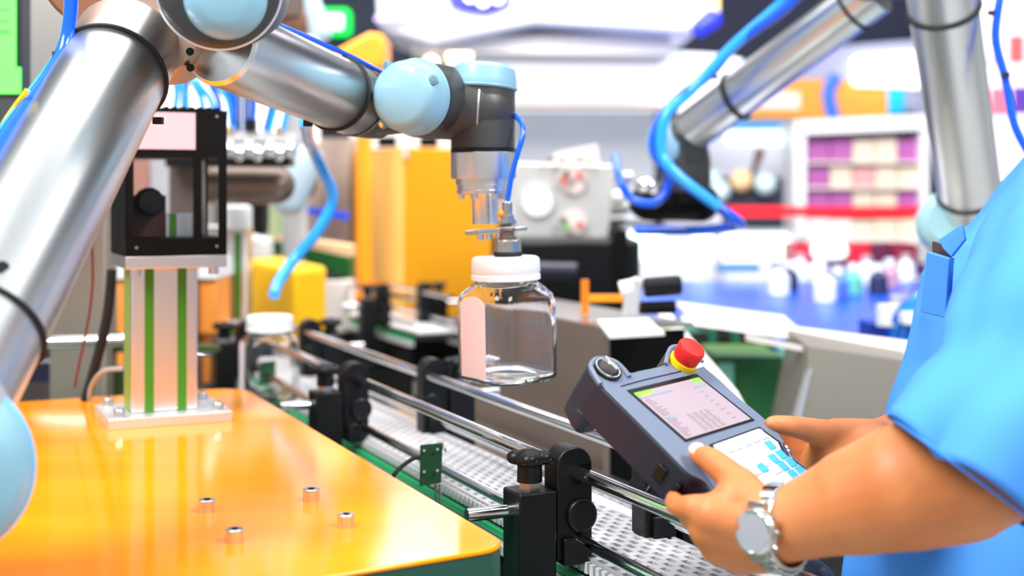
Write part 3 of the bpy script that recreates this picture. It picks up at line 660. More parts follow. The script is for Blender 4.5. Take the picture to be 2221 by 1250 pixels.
def wrinkle(o, amp, d, s1=9, s2=38):       # soft folds running along direction d
    me = o.data; d = d.normalized(); vn = [v.normal.copy() for v in me.vertices]
    for v, n_ in zip(me.vertices, vn):
        p = v.co; al = p.dot(d); q = p-d*al
        a = NZ.noise(q*s1+d*(al*2.2)); b = NZ.noise(q*s2*.6+d*(al*5)+Vector((9, 3, 1)))
        v.co += n_*amp*(a*.9+b*.35-.75*math.exp(-(a/.085)**2)+.35)
sh = loft(rings, False).build('shirt', shirtm, pr, ang=80)
wrinkle(sh, .022, Vector((.45, .3, .85)), 7, 30)
so = sh.modifiers.new('cloth', 'SOLIDIFY'); so.thickness = .0015; so.offset = 1
# sleeves: slanted hem
def sleeve(a, b, ra_, rb_, slant, label=None, n=110):
    ax_ = (b-a).normalized(); x = Vector((0, 1, 0)); x = (x-ax_*x.dot(ax_)).normalized(); y = ax_.cross(x); rs = []
    if y.x < 0: y = -y
    vw = (b-Vector((0, 0, H))).normalized(); ye = Vector((.81, 0, -.59)).normalized() if slant else y
    for i in range(61):
        f = i/60; c = a.lerp(b, f); r_ = ra_+(rb_-ra_)*f
        ring = []
        for k_ in range(n):
            t = 2*pi*k_/n; fo = 1+.02*f*sin(4*t+f*9)+.03*(1-f)*sin(3*t-f*7)+.018*sin(9*t+f*14)*min(1, (1-f)*3)
            g = max(0, (f-.3)/.7); xx_ = x.lerp(vw, g).normalized(); yy_ = y.lerp(ye, g).normalized()
            ring.append(c+xx_*(r_*fo*cos(t))+yy_*(r_*fo*sin(t)))
        rs.append(ring)
    o = loft(rs, False).build('sleeve', shirtm, pr, ang=80); wrinkle(o, .014, Vector((.6, 0, .8)), 9, 36)
    so = o.modifiers.new('cloth', 'SOLIDIFY'); so.thickness = .0022; so.offset = 1
    h_ = MB().tube([p+(p-b)*.012-ax_*.0 for p in rs[-1]], .0012, 8, 0, True).build('hem', shirtm, o)
    return o
sl1 = sleeve(P(2475, 420, 1.10), P(2104, 1030, .885), .088, .0635, .012)
sleeve(P(2395, 420, 1.44), P(2235, 860, 1.34), .085, .060, 0)
# chest pocket and pen, seen at the front edge
pk = MB().prism([P(2016, 545, 1.10), P(2065, 560, 1.085), P(2058, 690, 1.09), P(2002, 676, 1.105)], Vector((-.004, -.004, 0))).build('pocket', shirtm, pr, bev=.001)
MB().prism([P(2022, 524, 1.108), P(2052, 534, 1.10), P(2064, 572, 1.10), P(2022, 560, 1.108)], Vector((.004, .006, 0))).build('pocket_lining', mat('pocket_dark', (80, 58, 58), .7), pr)
MB().prism([P(2040, 520, 1.10), P(2090, 486, 1.095), P(2098, 520, 1.09), P(2068, 558, 1.09), (P(2050, 540, 1.095))], Vector((-.003, -.003, 0))).build('pocket_flap', shirtd, pr, bev=.001)
MB().prism([P(2062, 560, 1.10), P(2046, 800, 1.09), P(2053, 800, 1.09), P(2069, 560, 1.10)], Vector((.001, .002, 0))).build('placket', shirtd, pr)
# trousers and shoes
hp = P(2205, 1480, Yt); lg = MB()
for s_ in (-1, 1):
    a = hp+Vector((0, s_*.075, -.02)); kn = Vector((hp.x-.0, Yt+s_*.10, .47)); an = Vector((hp.x+.03, Yt+s_*.11, .07))
    lg.capsule(a, kn, .092, .066); lg.capsule(kn, an, .066, .052)
lg.capsule(hp+Vector((0, -.04, .0)), hp+Vector((0, .04, .0)), .115, .115)
tr = lg.build('trousers', trous, pr); md = tr.modifiers.new('fuse', 'REMESH'); md.mode = 'VOXEL'; md.voxel_size = .008; md.use_smooth_shade = True
for s_ in (-1, 1):
    an = Vector((hp.x+.03, Yt+s_*.11, 0)); s1 = MB(); s1.capsule(an+Vector((.03, 0, .045)), an+Vector((-.15, 0, .035)), .042, .034); o = s1.build('shoe', black, pr)
# wristwatch
wm = Vector((-.72, -.68, .10)).normalized(); wc = P(1697, 1146, .927)
wa = Vector((.72, -.66, .12)); wa = (wa-wm*wa.dot(wm)).normalized(); ws = wm.cross(wa)
wt = MB(); n = 48; rs = []
for i in range(n):
    t = 2*pi*i/n; ro = Vector(wm*(cos(t)*.0268)+ws*(sin(t)*.0272))
    o_ = ro.normalized()
    rs.append([wc+ro+wa*(a*.0085)+o_*b for a, b in ((-1, 0), (-1, .002), (-.8, .003), (.8, .003), (1, .002), (1, 0))])
v_ = [p for r_ in rs for p in r_]; fs = [(i*6+k_, ((i+1) % n)*6+k_, ((i+1) % n)*6+(k_+1) % 6, i*6+(k_+1) % 6) for i in range(n) for k_ in range(6)]
wt.add(v_, fs); watch = wt.build('wristwatch', steel, pr)
for t in [x*.22 for x in range(-9, 10) if abs(x) > 2]:
    ro = wm*(cos(t)*.0268)+ws*(sin(t)*.0285); q = ro.normalized()
    MB().box(wc+ro+q*.0032, (.014, .0052, .0014), (wa, q.cross(wa), q)).build('band_link', chrome, watch, bev=.0004)
cb = wc+wm*.0275
MB().lathe(cb, wm, [(0, .0162), (.003, .0170), (.006, .0166), (.0075, .0155), (.0078, .013)], 40).build('watch_case', steel, watch)
MB().ring(cb+wm*.0078, wm, .0142, .0014).build('bezel', chrome, watch)
MB().lathe(cb+wm*.0072, wm, [(0, .0130), (.0010, .0130)], 36).build('watch_dial', mat('dial', (170, 174, 184), .15, .2), watch)
for s_ in (-1, 1):
    MB().box(cb+ws*(s_*.0175)+wm*.001, (.015, .007, .005), (wa, ws, wm)).build('lug', steel, watch, bev=.001)
for s_ in (-.6, 0, .6): MB().cyl(cb+wa*.016*cos(s_)+ws*.016*sin(s_)+wm*.0035, cb+wa*.0195*cos(s_)+ws*.0195*sin(s_)+wm*.0035, .002, n=14).build('crown', steel, watch)
# ---------------------------------------------------------------- second robot arm
rb = thing('robot_arm', (P(2075, 0, 2.0).x, 2.0, .9), 'second robot arm, blurred, reaching from behind the person to the left', 'robot arm')
a, b = P(1500, 282, 2.25), P(1900, -20, 2.02); d = (b-a).normalized(); L = (b-a).length
MB().lathe(a, d, [(0, .036), (.004, .0385), (L, .0385)], 56).build('forearm_tube', alu, rb)
tie(a+d*.105, (d+Vector((.12, -.1, -.1))).normalized(), .039, rb, P(1552, 168, 2.15), rr=.0036); tie(b-d*.045, d, .039, rb, rr=.003)
a2, b2 = P(2035, -60, 1.78), P(2112, 480, 2.05); d2 = (b2-a2).normalized(); L2 = (b2-a2).length
MB().lathe(a2, d2, [(0, .0475), (L2, .0475)], 56).build('upper_arm_tube', alu, rb)
tie(a2+d2*.06, d2, .0478, rb, P(2150, 28, 1.8), rr=.0035); tie(a2+d2*(L2*.87), d2, .0478, rb, rr=.003)
MB().capsule(P(1890, -70, 1.95), P(2040, -90, 1.85), .05, .055).build('elbow_housing', jointm, rb)
MB().lathe(P(2062, 480, 2.05), Vector((-.25, -1, .1)), [(-.09, .05), (0, .05), (.01, .05), (.02, .045), (.028, .035), (.029, .001)], 48).build('joint_cap', mat('pale_cap', (170, 215, 222), .4), rb)
MB().lathe(P(2078, 520, 2.1), Vector((0, 0, -1)), [(0, .05), (.4, .055), (.42, .08), (.44, .08)], 40).build('base', satin, rb)
MB().cyl((P(2078, 0, 2.1).x, 2.1, 0), P(2078, 955, 2.1), .06).build('pedestal', satin, rb)
wb = MB(); wb.capsule(a-d*.02, P(1492, 350, 2.28), .038, .04, 36); wb.capsule(P(1492, 350, 2.28), P(1495, 395, 2.28), .04, .038, 36); wb.build('wrist_housing', jointm, rb)
MB().lathe(P(1450, 310, 2.27), Vector((-.8, -.6, .0)), [(-.03, .04), (0, .042), (.016, .04), (.026, .03), (.028, .001)], 48).build('joint_cap', capm, rb)
MB().cyl(P(1495, 395, 2.28), P(1497, 440, 2.28), .034).build('wrist_housing', blackm, rb)
MB().ball(P(1405, 403, 2.24), .022, ell=(1.1, 1, .75)).build('tool_flange', chrome, rb)
MB().capsule(P(1400, 440, 2.3), P(1520, 440, 2.3), .03, .034).build('gripper_body', blackm, rb)
for pts, r_, m_ in (([(1780, -60, 2.0), (1700, 20, 2.05), (1600, 92, 2.1), (1540, 160, 2.12), (1470, 215, 2.12), (1432, 262, 2.12), (1418, 320, 2.12), (1455, 375, 2.12), (1530, 430, 2.12), (1600, 480, 2.12), (1595, 490, 2.2), (1520, 500, 2.3), (1380, 500, 2.4)], .009, hosem),
                    ([(1760, -60, 2.01), (1690, 12, 2.06), (1590, 100, 2.1), (1500, 195, 2.12), (1445, 250, 2.11), (1435, 330, 2.11), (1470, 380, 2.1), (1560, 450, 2.1)], .009, hosel),
                    ([(1440, 250, 2.15), (1425, 290, 2.14), (1440, 340, 2.14), (1450, 400, 2.15), (1420, 440, 2.15), (1370, 432, 2.15), (1345, 390, 2.15), (1335, 340, 2.2)], .0075, hosem),
                    ([(2180, -60, 1.8), (2165, 20, 1.8), (2160, 90, 1.8), (2180, 170, 1.8), (2200, 270, 1.8), (2235, 340, 1.8)], .006, hosem)):
    MB().tube([P(*q) for q in pts], r_, 12).build('air_hose', m_, rb)
MB().box(P(2182, 162, 1.79), (.009, .007, .007)).build('tie_head', rubber, rb)
# third robot, top left behind the near arm
rc = thing('robot_arm', (P(640, 0, 2.7).x, 2.7, 1.0), 'third robot arm, brown joint and pale cap, blurred behind the near elbow', 'robot arm')
MB().cyl(P(610, -60, 2.7), P(625, 42, 2.7), .07, .05).build('elbow_housing', mat('bronze_grey', (130, 112, 104), .4, .5), rc)
MB().cyl(P(590, 36, 2.7), P(690, 36, 2.7), .035).build('forearm_tube', mat('brown_joint', (150, 110, 90), .5, .3), rc)
MB().capsule(P(665, -30, 2.68), P(695, 70, 2.68), .018, .024).build('joint_cap', mat('pale_blue_grey', (190, 210, 225), .4), rc)
MB().ball(P(682, 92, 2.68), .02).build('lamp', mat('warm_white', (255, 250, 235), .4), rc)
MB().capsule(P(505, 395, 2.62), P(640, 395, 2.62), .04, .045).build('forearm_tube', brownm, rc)
MB().capsule(P(668, 345, 2.6), P(628, 430, 2.6), .03, .036).build('wrist_cap', mat('pale_blue_grey', (0, 0, 0)), rc)
mx_ = P(640, 0, 3.15).x; MB().cyl((mx_, 3.15, 1.0), (mx_, 3.15, 1.75), .03).build('mast', greym, rc)
MB().cyl((mx_, 3.15, 0), (mx_, 3.15, 1.0), .05).build('pedestal', greym, rc)
MB().cyl((mx_, 3.15, 1.72), P(610, -60, 2.7), .03).build('boom', greym, rc); MB().cyl((mx_, 3.15, 1.36), P(570, 395, 2.64), .02).build('boom', greym, rc)
# hose to the back jar
one(MB().tube([P(662, 262, 1.6), P(672, 310, 1.9), P(700, 370, 2.05), P(722, 430, 2.1), P(690, 500, 2.1), P(640, 560, 2.1), P(605, 610, 2.06), P(594, 640, 2.03)], .009, 14), 'air_hose', hosel, 'bright blue hose curving down to the lid of the jar on the belt', 'hose')

# ---------------------------------------------------------------- valve bank with blue tubes
vb_ = thing('valve_bank', (P(520, 0, 2.3).x, 2.3, 0), 'bank of pneumatic valves with many pale blue tubes behind the black camera housing', 'machine')
MB().box(P(490, 297, 2.3), (.26, .04, .016)).build('manifold', satin, vb_)
MB().box(P(500, 352, 2.3), (.22, .05, .016)).build('valve_tray', black, vb_)
MB().box((P(395, 0, 2.33).x, 2.36, .70), (.05, .05, 1.40)).build('stand', brownm, vb_)
MB().capsule(P(470, 402, 2.36), P(600, 402, 2.36), .036, .034).build('air_cylinder', brownm, vb_)
for x in (402, 515, 537): MB().cyl(P(x, 130, 2.32), P(x, 300, 2.32), .0085).build('rod', chrome, vb_)
for i, x in enumerate((497, 520, 540, 560, 585, 607, 628)):
    MB().ball(P(x, 325+(i % 2)*8, 2.27), .013, ell=(1, 1, 1.2)).build('valve_dome', chrome, vb_)
for x in (500, 606): MB().cyl(P(x, 275, 2.28), P(x, 288, 2.28), .007).build('fitting', mat('brass', (220, 180, 40), .3, .6), vb_)
MB().box(P(545, 272, 2.28), (.018, .02, .022)).build('connector', black, vb_)
for x0, x1, m_ in ((380, 368, hosel), (392, 396, hosel), (420, 440, hosel), (430, 470, hosel), (455, 478, hosem), (470, 505, hosel), (490, 503, hosem), (540, 546, hosem), (600, 583, hosel), (625, 612, hosel), (590, 575, hosem)):
    MB().tube([P(x0-18, 120, 2.3), P(x0, 180, 2.28), P((x0+x1)/2+8, 220, 2.28), P(x1, 285, 2.28)], .0055, 10).build('air_tube', m_, vb_)
# white backdrop box behind valves
lb = thing('light_box', P(490, 300, 3.45), 'white lit box behind the blue tubes', 'lamp')
quad(330, 150, 655, 300, 3.3, .3).build('lit_face', mat('lit_panel', (240, 246, 255), .5, emit=.9), lb)
MB().box((P(420, 0, 3.45).x, 3.45, .74), (.1, .1, 1.48)).build('stand', greym, lb)

# ---------------------------------------------------------------- left side machines
sc2 = thing('monitor', P(10, 210, 1.7), 'monitor with bright green screen at the top left edge', 'monitor')
quad(-260, -160, 48, 212, 1.7, .03).build('bezel', mat('dark_bezel', (24, 40, 38), .4), sc2)
mo = quad(-250, -150, 34, 203, 1.698, .002).build('screen', mat('green_screen', (95, 235, 90), .4, emit=.75), sc2, label='glowing green screen')
quad(34, 146, 45, 203, 1.698, .002).build('screen_strip', MATS['green_screen'], sc2)
lm = mat('green_line', (50, 150, 60), .5)
for y in (20, 45, 66, 70): quad(-60, y, 20, y+1.5, 1.697, .001).build('screen_line', lm, mo)
MB().cyl(P(-120, 212, 1.72), (P(-120, 0, 1.72).x, 1.72, H-TZ), .012).build('stand', blackm, sc2)
one(quad(-300, -200, 170, 205, 2.2, .3), 'machine_panel', steel, 'grey steel machine panel behind the green monitor', 'machine', bev=.004)
one(quad(-300, 205, 180, 300, 2.2, .28), 'machine_panel', mat('charcoal', (60, 64, 66), .5), 'charcoal machine band under the grey steel panel', 'machine')
one(MB().box((P(168, 0, 1.95).x, 1.98, .7), (.085, .06, 1.4)), 'steel_column', mat('column_steel', (150, 140, 128), .45, .4), 'tall grey steel column left of the camera stand', 'column', bev=.003)
one(MB().box((P(108, 0, 2.0).x, 2.05, .5), (.05, .06, 1.0)), 'dark_post', darkm, 'dark post between the near arm tube and the steel column', 'column')
MB_ = quad(120, 600, 470, 728, 2.35, .12); MB_.box((P(300, 0, 2.35).x, 2.42, .54), (.24, .1, 1.09)); one(MB_, 'orange_machine', mat('orange_body', (244, 150, 60), .5), 'orange machine body behind the camera stand post', 'machine', bev=.006)
one(quad(200, 560, 470, 605, 2.34, .2), 'white_ledge', white, 'white ledge on top of the orange machine', 'machine')
rod = thing('cross_bar', P(180, 740, 1.85), 'polished horizontal bar left of the camera stand', 'bar')
MB().cyl(P(70, 744, 1.85), P(275, 738, 1.85), .0098).build('bar', chrome, rod)
MB().cyl(P(275, 738, 1.85)-Vector((.004, 0, 0)), P(275, 738, 1.85)+Vector((.014, 0, 0)), .013).build('bar_end', steel, rod)
ca = thing('dark_cabinet', (P(260, 0, 2.0).x, 2.1, 0), 'dark machine cabinet directly behind the orange table', 'cabinet')
MB().box((P(160, 0, 2.0).x, 2.10, .5), (.36, .18, .995+.05)).build('body', darkm, ca, bev=.004)
quad(20, 780, 160, 787, 1.99, .02).build('trim_strip', satin, ca)
quad(232, 800, 268, 880, 1.99, .03).build('panel', mat('olive_panel', (50, 70, 30), .5), ca)
quad(20, 752, 470, 765, 1.985, .03).build('trim_strip', MATS['olive_panel'], ca)
# profile frame with green strips
pf = thing('profile_frame', (P(495, 0, 2.5).x, 2.5, 0), 'aluminium profile post with two green strips right of the camera stand', 'post')
MB().box((P(490, 0, 2.5).x, 2.52, (P(0, 490, 2.5).z)/2), (.085, .06, P(0, 490, 2.5).z)).build('post', machined, pf, bev=.003)
for x in (482, 515): quad(x-7, 505, x+7, 690, 2.488, .004).build('green_strip', green, pf)
MB().lathe(P(515, 495, 2.5), Z, [(0, .028), (.04, .028), (.045, .02)], 28).build('post_cap', white, pf)
oh = thing('orange_robot_head', P(400, 400, 2.75), 'orange and white machine head seen through the camera window', 'machine')
quad(376, 345, 432, 452, 2.75, .1).build('cover', mat('vivid_orange', (255, 120, 60), .5), oh, bev=.02)
quad(326, 345, 374, 465, 2.74, .12).build('panel', white, oh)
quad(280, 345, 322, 465, 2.74, .12).build('panel', mat('salmon', (230, 170, 150), .5), oh)
MB().box((P(350, 0, 2.8).x, 2.82, .65), (.1, .06, 1.3)).build('stand', greym, oh)
pb_ = thing('profile_beam', P(450, 715, 2.45), 'horizontal aluminium profile with green line behind the far clamp', 'post')
quad(430, 700, 520, 740, 2.4, .05).build('beam', satin, pb_); quad(430, 717, 520, 728, 2.398, .004).build('green_strip', green, pb_)
# yellow block and green beam
yb = MB().prism([P(525, 560, 2.75), P(640, 585, 2.65), P(640, 735, 2.65), P(525, 735, 2.75)], (.05, .12, 0)); one(yb, 'yellow_block', yelm, 'yellow machine block behind the jar on the belt', 'machine', bev=.012, seg=3)
one(MB().prism([P(500, 505, 3.0), P(575, 520, 2.95), P(575, 560, 2.95), P(500, 560, 3.0)], (0, .1, 0)), 'white_block', white, 'white block above the yellow machine block', 'machine', bev=.004)
gb = thing('green_beam', P(665, 580, 3.2), 'dark green beam left of the amber cabinet', 'beam')
MB().prism([P(575, 518, 3.2), P(760, 558, 3.05), P(760, 602, 3.05), P(575, 545, 3.2)], (0, .1, 0)).build('beam', mat('deep_green', (0, 88, 20), .5), gb)
MB().prism([P(575, 508, 3.2), P(760, 535, 3.05), P(760, 558, 3.05), P(575, 518, 3.2)], (0, .1, 0)).build('top_rail', mat('tan_rail', (235, 195, 150), .5), gb)
MB().box(P(602, 480, 3.2), (.035, .035, .1)).build('upright', mat('pale_green', (190, 210, 160), .5), gb)
MB().box(P(563, 480, 3.2), (.03, .03, .1)).build('bracket', black, gb)
MB().prism([P(620, 443, 3.3), P(755, 462, 3.2), P(755, 478, 3.2), P(620, 457, 3.3)], (0, .03, 0)).build('blue_rail', mat('royal', (20, 70, 220), .4), gb)
one(quad(600, 300, 760, 560, 3.7, .2), 'back_machine', mat('beige_grey', (176, 160, 148), .5, var=((6, 6, 3), (120, 104, 98))), 'beige grey machine seen left of the amber cabinet', 'machine')
one(quad(560, 612, 760, 720, 3.35, .1), 'white_shelf', mat('white_shelf', (232, 222, 214), .4), 'pale shelf left of the amber cabinet base', 'machine')
# amber cabinet
ac = thing('amber_cabinet', (P(900, 0, 3.6).x, 3.7, 0), 'tall amber box cabinet behind the jar, pale on its left side', 'cabinet')
c0 = P(876, 320, 3.45); c1 = P(765, 338, 3.75); c2 = P(1082, 318, 3.62); zb = P(0, 695, 3.45).z
def gp(p, z): return Vector((p.x, p.y, z))
back = c1+(c2-c0)
MB().prism([gp(c0, zb), gp(c2, zb), gp(back, zb), gp(c1, zb)], (0, 0, c0.z-zb)).build('body', orange_card, ac, bev=.004)
nrm = Vector((-(c1-c0).y, (c1-c0).x, 0)).normalized(); nrm = -nrm if nrm.x > 0 else nrm
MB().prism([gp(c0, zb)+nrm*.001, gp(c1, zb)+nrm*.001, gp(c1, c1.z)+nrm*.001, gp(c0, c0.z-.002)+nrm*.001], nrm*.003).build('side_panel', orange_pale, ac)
MB().prism([gp(c0, 0), gp(c2, 0), gp(back, 0), gp(c1, 0)], (0, 0, zb)).build('plinth', mat('plinth', (150, 145, 142), .4), ac)
MB().box(P(880, 322, 3.44), (.012, .02, .05)).build('latch', satin, ac)
for x in (840, 930, 1000): MB().box(P(x, 308, 3.6), (.05, .05, .03)).build('connector', blackm, ac)
one(MB().box((P(790, 0, 3.5).x, 3.5, .85), (.04, .04, 1.71)).prism([P(722, 112, 3.4), P(800, 70, 3.4), P(832, 74, 3.4), P(832, 150, 3.4), P(722, 150, 3.4)], (0, .2, 0)), 'orange_hood', orangem, 'orange hood above the forearm tube', 'machine', bev=.01)
one(quad(760, 150, 1010, 700, 4.3, .2).box((P(900, 0, 4.3).x, 4.4, .45), (.3, .1, .92)), 'grey_backdrop', mat('warm_grey', (196, 184, 176), .5), 'warm grey panel behind the wrist of the near arm', 'panel')

# ---------------------------------------------------------------- exit lamp, canopy and header
es = thing('exit_lamp', P(718, 70, 6.9), 'glowing green exit lamp on the dark wall', 'sign')
quad(686, 18, 756, 72, 6.88, .13).build('case', mat('exit_green', (0, 205, 60), .4, emit=2.2), es, bev=.02)
quad(684, 32, 742, 62, 6.87, .01).build('lit_face', mat('exit_white', (215, 255, 230), .4, emit=2.0), es)
cn = thing('overhead_canopy', P(1190, 50, 5.0), 'large white overhead canopy with blue corners', 'canopy')
MB().prism([P(812, -120, 5), P(1540, -120, 5), P(1545, 45, 5), P(1500, 72, 5), P(1160, 50, 5), P(940, 95, 5), P(818, 62, 5)], (0, .7, 0)).build('body', whitem, cn, bev=.03)
MB().prism([P(890, 84, 5.15), P(1450, 70, 5.15), P(1458, 118, 5.15), P(890, 112, 5.15)], (0, .5, 0)).build('underside_beam', mat('canopy_beam', (228, 224, 216), .5), cn)
MB().capsule(P(1518, 60, 4.98), P(1542, 42, 4.98), .035, .04).build('corner', mat('corner_blue', (40, 50, 235), .4), cn)
quad(1532, -40, 1560, 38, 4.97, .06).build('corner_strip', mat('corner_yellow', (220, 200, 120), .4), cn)
MB().prism([P(965, -30, 4.96), P(1108, -30, 4.96), P(1108, 8, 4.96), P(1060, 26, 4.96), P(1010, 20, 4.96), P(975, 8, 4.96)], (0, .04, 0)).build('emblem_blue', mat('emblem_blue', (20, 30, 190), .4), cn)
for x, y in ((1048, 2), (1020, -8), (1080, -4)): MB().ball(P(x, y, 4.93), .022).build('bulb', mat('bulb_warm', (255, 236, 200), .4, emit=3.5), cn)
MB().tube([P(815, 42, 4.97), P(900, 38, 4.97), P(960, -5, 4.97)], .012, 10).build('lilac_stripe', mat('lilac', (205, 180, 240), .4), cn)
hdr = thing('white_header', P(1300, 235, 5.6), 'broad white header board above the metal plate', 'sign')
MB().prism([P(1000, 85, 5.75), P(1565, 118, 5.75), P(1612, 130, 5.75), P(1560, 236, 5.75), P(1000, 236, 5.75)], (0, .2, 0)).build('board', mat('header_white_glow', (248, 252, 252), .5, emit=.55), hdr)  # glow added to push the board to blown white
for x in (1100, 1450): MB().cyl(P(x, 110, 5.85), Vector((P(x, 0, 5.85).x, 5.85, 4.22)), .01).build('hanger', satin, hdr); MB().cyl(P(x, 0, 5.3), Vector((P(x, 0, 5.3).x, 5.3, 4.22)), .01).build('hanger', satin, cn)
quad(1110, 228, 1440, 236, 5.73, .02).build('trim', mat('brown_trim', (200, 160, 110), .5), hdr)
for x, y in ((985, 125), (1008, 118), (935, 138)): MB().ball(P(x, y, 5.2), .03).build('bulb', MATS['bulb_warm'], hdr)
one(quad(1085, 236, 1420, 480, 6.3, .15), 'pale_partition', mat('pale_partition', (226, 230, 236), .5), 'pale grey partition under the white header', 'partition')
# perforated metal plate machine
mp = thing('plate_fixture', (P(1210, 0, 3.0).x, 3.1, 0), 'grey metal plate fixture with round holes beside the jar', 'fixture')
MB().prism([P(1115, 352, 3), P(1185, 355, 3), P(1335, 358, 3), P(1320, 520, 3), P(1115, 522, 3)], (0, .03, 0)).build('plate', mat('plate_grey', (196, 196, 194), .4, .3), mp, bev=.004)
MB().prism([P(1190, 340, 3.04), P(1215, 328, 3.04), P(1295, 312, 3.04), P(1300, 360, 3.04), P(1190, 360, 3.04)], (0, .03, 0)).build('top_block', mat('fixture_pink', (225, 210, 206), .5), mp)
quad(1205, 515, 1303, 560, 2.97, .03).build('lower_block', MATS['fixture_pink'], mp)
for x, y, r_ in ((1166, 437, 33), (1244, 393, 28), (1244, 482, 27)): MB().cyl(P(x, y, 2.985), P(x, y, 3.0), r_/F*3).build('disc', white if r_ > 30 else MATS['fixture_pink'], mp)
fr, fg, fd = mat('fixture_red', (230, 60, 60), .4), mat('fixture_green', (90, 200, 80), .4), mat('fixture_brown', (90, 60, 40), .4)
for x, y, m_ in ((1258, 348, fr), (1276, 349, fg), (1196, 346, fd), (1220, 349, fd), (1222, 392, fr), (1257, 380, fr), (1228, 378, fd), (1226, 490, fg), (1223, 478, fd), (1258, 487, fr), (1215, 528, fr), (1262, 527, fr), (1228, 527, fd), (1278, 527, fd)):
    MB().cyl(P(x, y, 2.955), P(x, y, 2.985), 6.5/F*3, n=14).build('pin', m_, mp)
for y, x1 in ((420, 1330), (385, 1345), (450, 1340), (475, 1330)): MB().cyl(P(1300, y, 3.02), P(x1+25, y, 3.02), .013).build('valve', steel, mp)
MB().ball(P(1342, 426, 3.0), .014).build('fitting', white, mp)
quad(1290, 480, 1345, 545, 3.05, .05).build('bracket', brownm, mp)
MB().box((P(1210, 0, 3.1).x, 3.22, P(0, 520, 3.1).z/2), (.32, .1, P(0, 520, 3.1).z)).build('stand', blackm, mp)
bm = thing('black_drive_unit', (P(1260, 0, 2.75).x, 2.9, 0), 'black drive unit with round barrel below the metal plate', 'machine')
bt = P(0, 520, 2.8); MB().box((P(1255, 0, 2.8).x, 2.9, (bt.z+.55)/2), (.27, .2, bt.z-.55+.0)).build('body', black, bm, bev=.01)
MB().box((P(1255, 0, 2.8).x, 2.9, .29), (.22, .16, .58)).build('foot', blackm, bm)
MB().cyl(P(1150, 590, 2.7), P(1250, 592, 2.7), .022).build('barrel', mat('barrel_black', (34, 36, 48), .3), bm)
quad(1330, 500, 1362, 640, 2.79, .15).build('side_block', blackm, bm)

# ---------------------------------------------------------------- stainless trough, handle, trays
stx = thing('steel_hopper', C(1.85, .985, H), 'open stainless steel hopper box between jar and pendant', 'hopper')
MB().ubox(1.86, .912, .2+.24, (.48, .01, .48)).build('side_wall', mat('hopper_brown', (150, 134, 124), .35, .7), stx)
MB().ubox(1.86, .985, .2+.0015, (.48, .15, .006)).build('top_plate', steel, stx)
MB().ubox(1.64, .985, .2+.25, (.01, .14, .48)).build('dark_opening', blackm, stx)  # black sheet paints the shade inside the open front
MB().ubox(1.86, .985, .2+.46+.3, (.46, .13, .40)).build('lower_box', darkm, stx)
one(MB().prism([P(1296, 694, 1.84), P(1405, 690, 1.90), P(1442, 722, 1.78), P(1322, 729, 1.76)], (0, 0, -.004)), 'white_tray', mat('tray_white', (240, 244, 232), .4), 'small white tray lip on the hopper', 'tray')
hn = thing('clamp_handle', C(1.75, 1.05, .19), 'grey lever with black cylindrical grip standing on the hopper', 'handle')
MB().prism([P(1348, 686, 1.95), P(1356, 640, 1.95), P(1368, 606, 1.95), P(1384, 600, 1.95), P(1396, 612, 1.95), P(1384, 686, 1.95)], (0, .012, 0)).build('lever', satin, hn, bev=.003)
MB().cyl(P(1345, 628, 1.96), P(1372, 622, 1.96), .012).build('pivot', white, hn)
MB().cyl(P(1396, 624, 1.96), P(1478, 618, 1.96), .0155, n=28, ch=.003).build('grip', black, hn)
MB().cyl(P(1390, 668, 1.96), P(1465, 666, 1.96), .010).build('lower_grip', blackm, hn)
of = thing('orange_bracket', P(1268, 686, 2.0), 'small orange bracket with bar on the hopper beside the lever', 'bracket')
quad(1261, 608, 1277, 684, 2.0, .012).build('upright', mat('burnt_orange', (225, 120, 20), .4), of)
quad(1277, 640, 1352, 655, 2.0, .012).build('bar', orangem, of)
# long pale rails and grey box
lr = thing('white_guide_plate', P(1700, 700, 2.3), 'long white guide plate running under the blue deck to the person', 'guide')
MB().prism([P(1466, 655, 2.5), P(1700, 685, 2.4), P(1735, 715, 2.2), P(1500, 690, 2.3)], (0, 0, -.006)).build('plate', mat('guide_white', (240, 232, 236), .4), lr)
MB().prism([P(1480, 686, 2.3), P(1735, 712, 2.12), P(2020, 748, 1.95), P(2020, 778, 1.93), P(1735, 738, 2.1), P(1480, 702, 2.28)], (0, .02, 0)).build('rail', mat('rail_white', (236, 230, 226), .35), lr)
MB().prism([P(1620, 726, 2.05), P(1748, 754, 1.95), P(1748, 764, 1.95), P(1620, 740, 2.05)], (0, .015, 0)).build('lower_rail', MATS['rail_white'], lr)
MB().prism([P(1425, 680, 2.1), P(1455, 680, 2.1), P(1600, 850, 1.9), P(1640, 925, 1.85), P(1600, 925, 1.85), P(1530, 810, 1.95)], (0, .015, 0)).build('diagonal_arm', mat('arm_white', (238, 240, 228), .4), lr)
MB().cyl((P(1960, 0, 2.03).x, 2.03, 0), P(1960, 752, 2.03), .012).build('leg', satin, lr)
gb2 = thing('grey_steel_bin', (P(1850, 0, 1.9).x, 1.95, 0), 'grey steel bin in front of the person, below the white guide', 'bin')
MB().prism([P(1752, 752, 1.9), P(2010, 790, 1.82), P(2010, 1010, 1.82), P(1715, 985, 1.9), P(1752, 800, 1.9)], (.02, .25, 0)).build('bin_wall', mat('bin_grey', (150, 144, 134), .45, .4), gb2)
MB().prism([P(1755, 802, 1.895), P(1762, 802, 1.895), P(1722, 985, 1.895), P(1700, 985, 1.895)], (0, .02, 0)).build('edge', satin, gb2)
MB().box((P(1860, 0, 2.0).x, 2.03, .47), (.15, .15, .94)).build('stand', darkm, gb2)
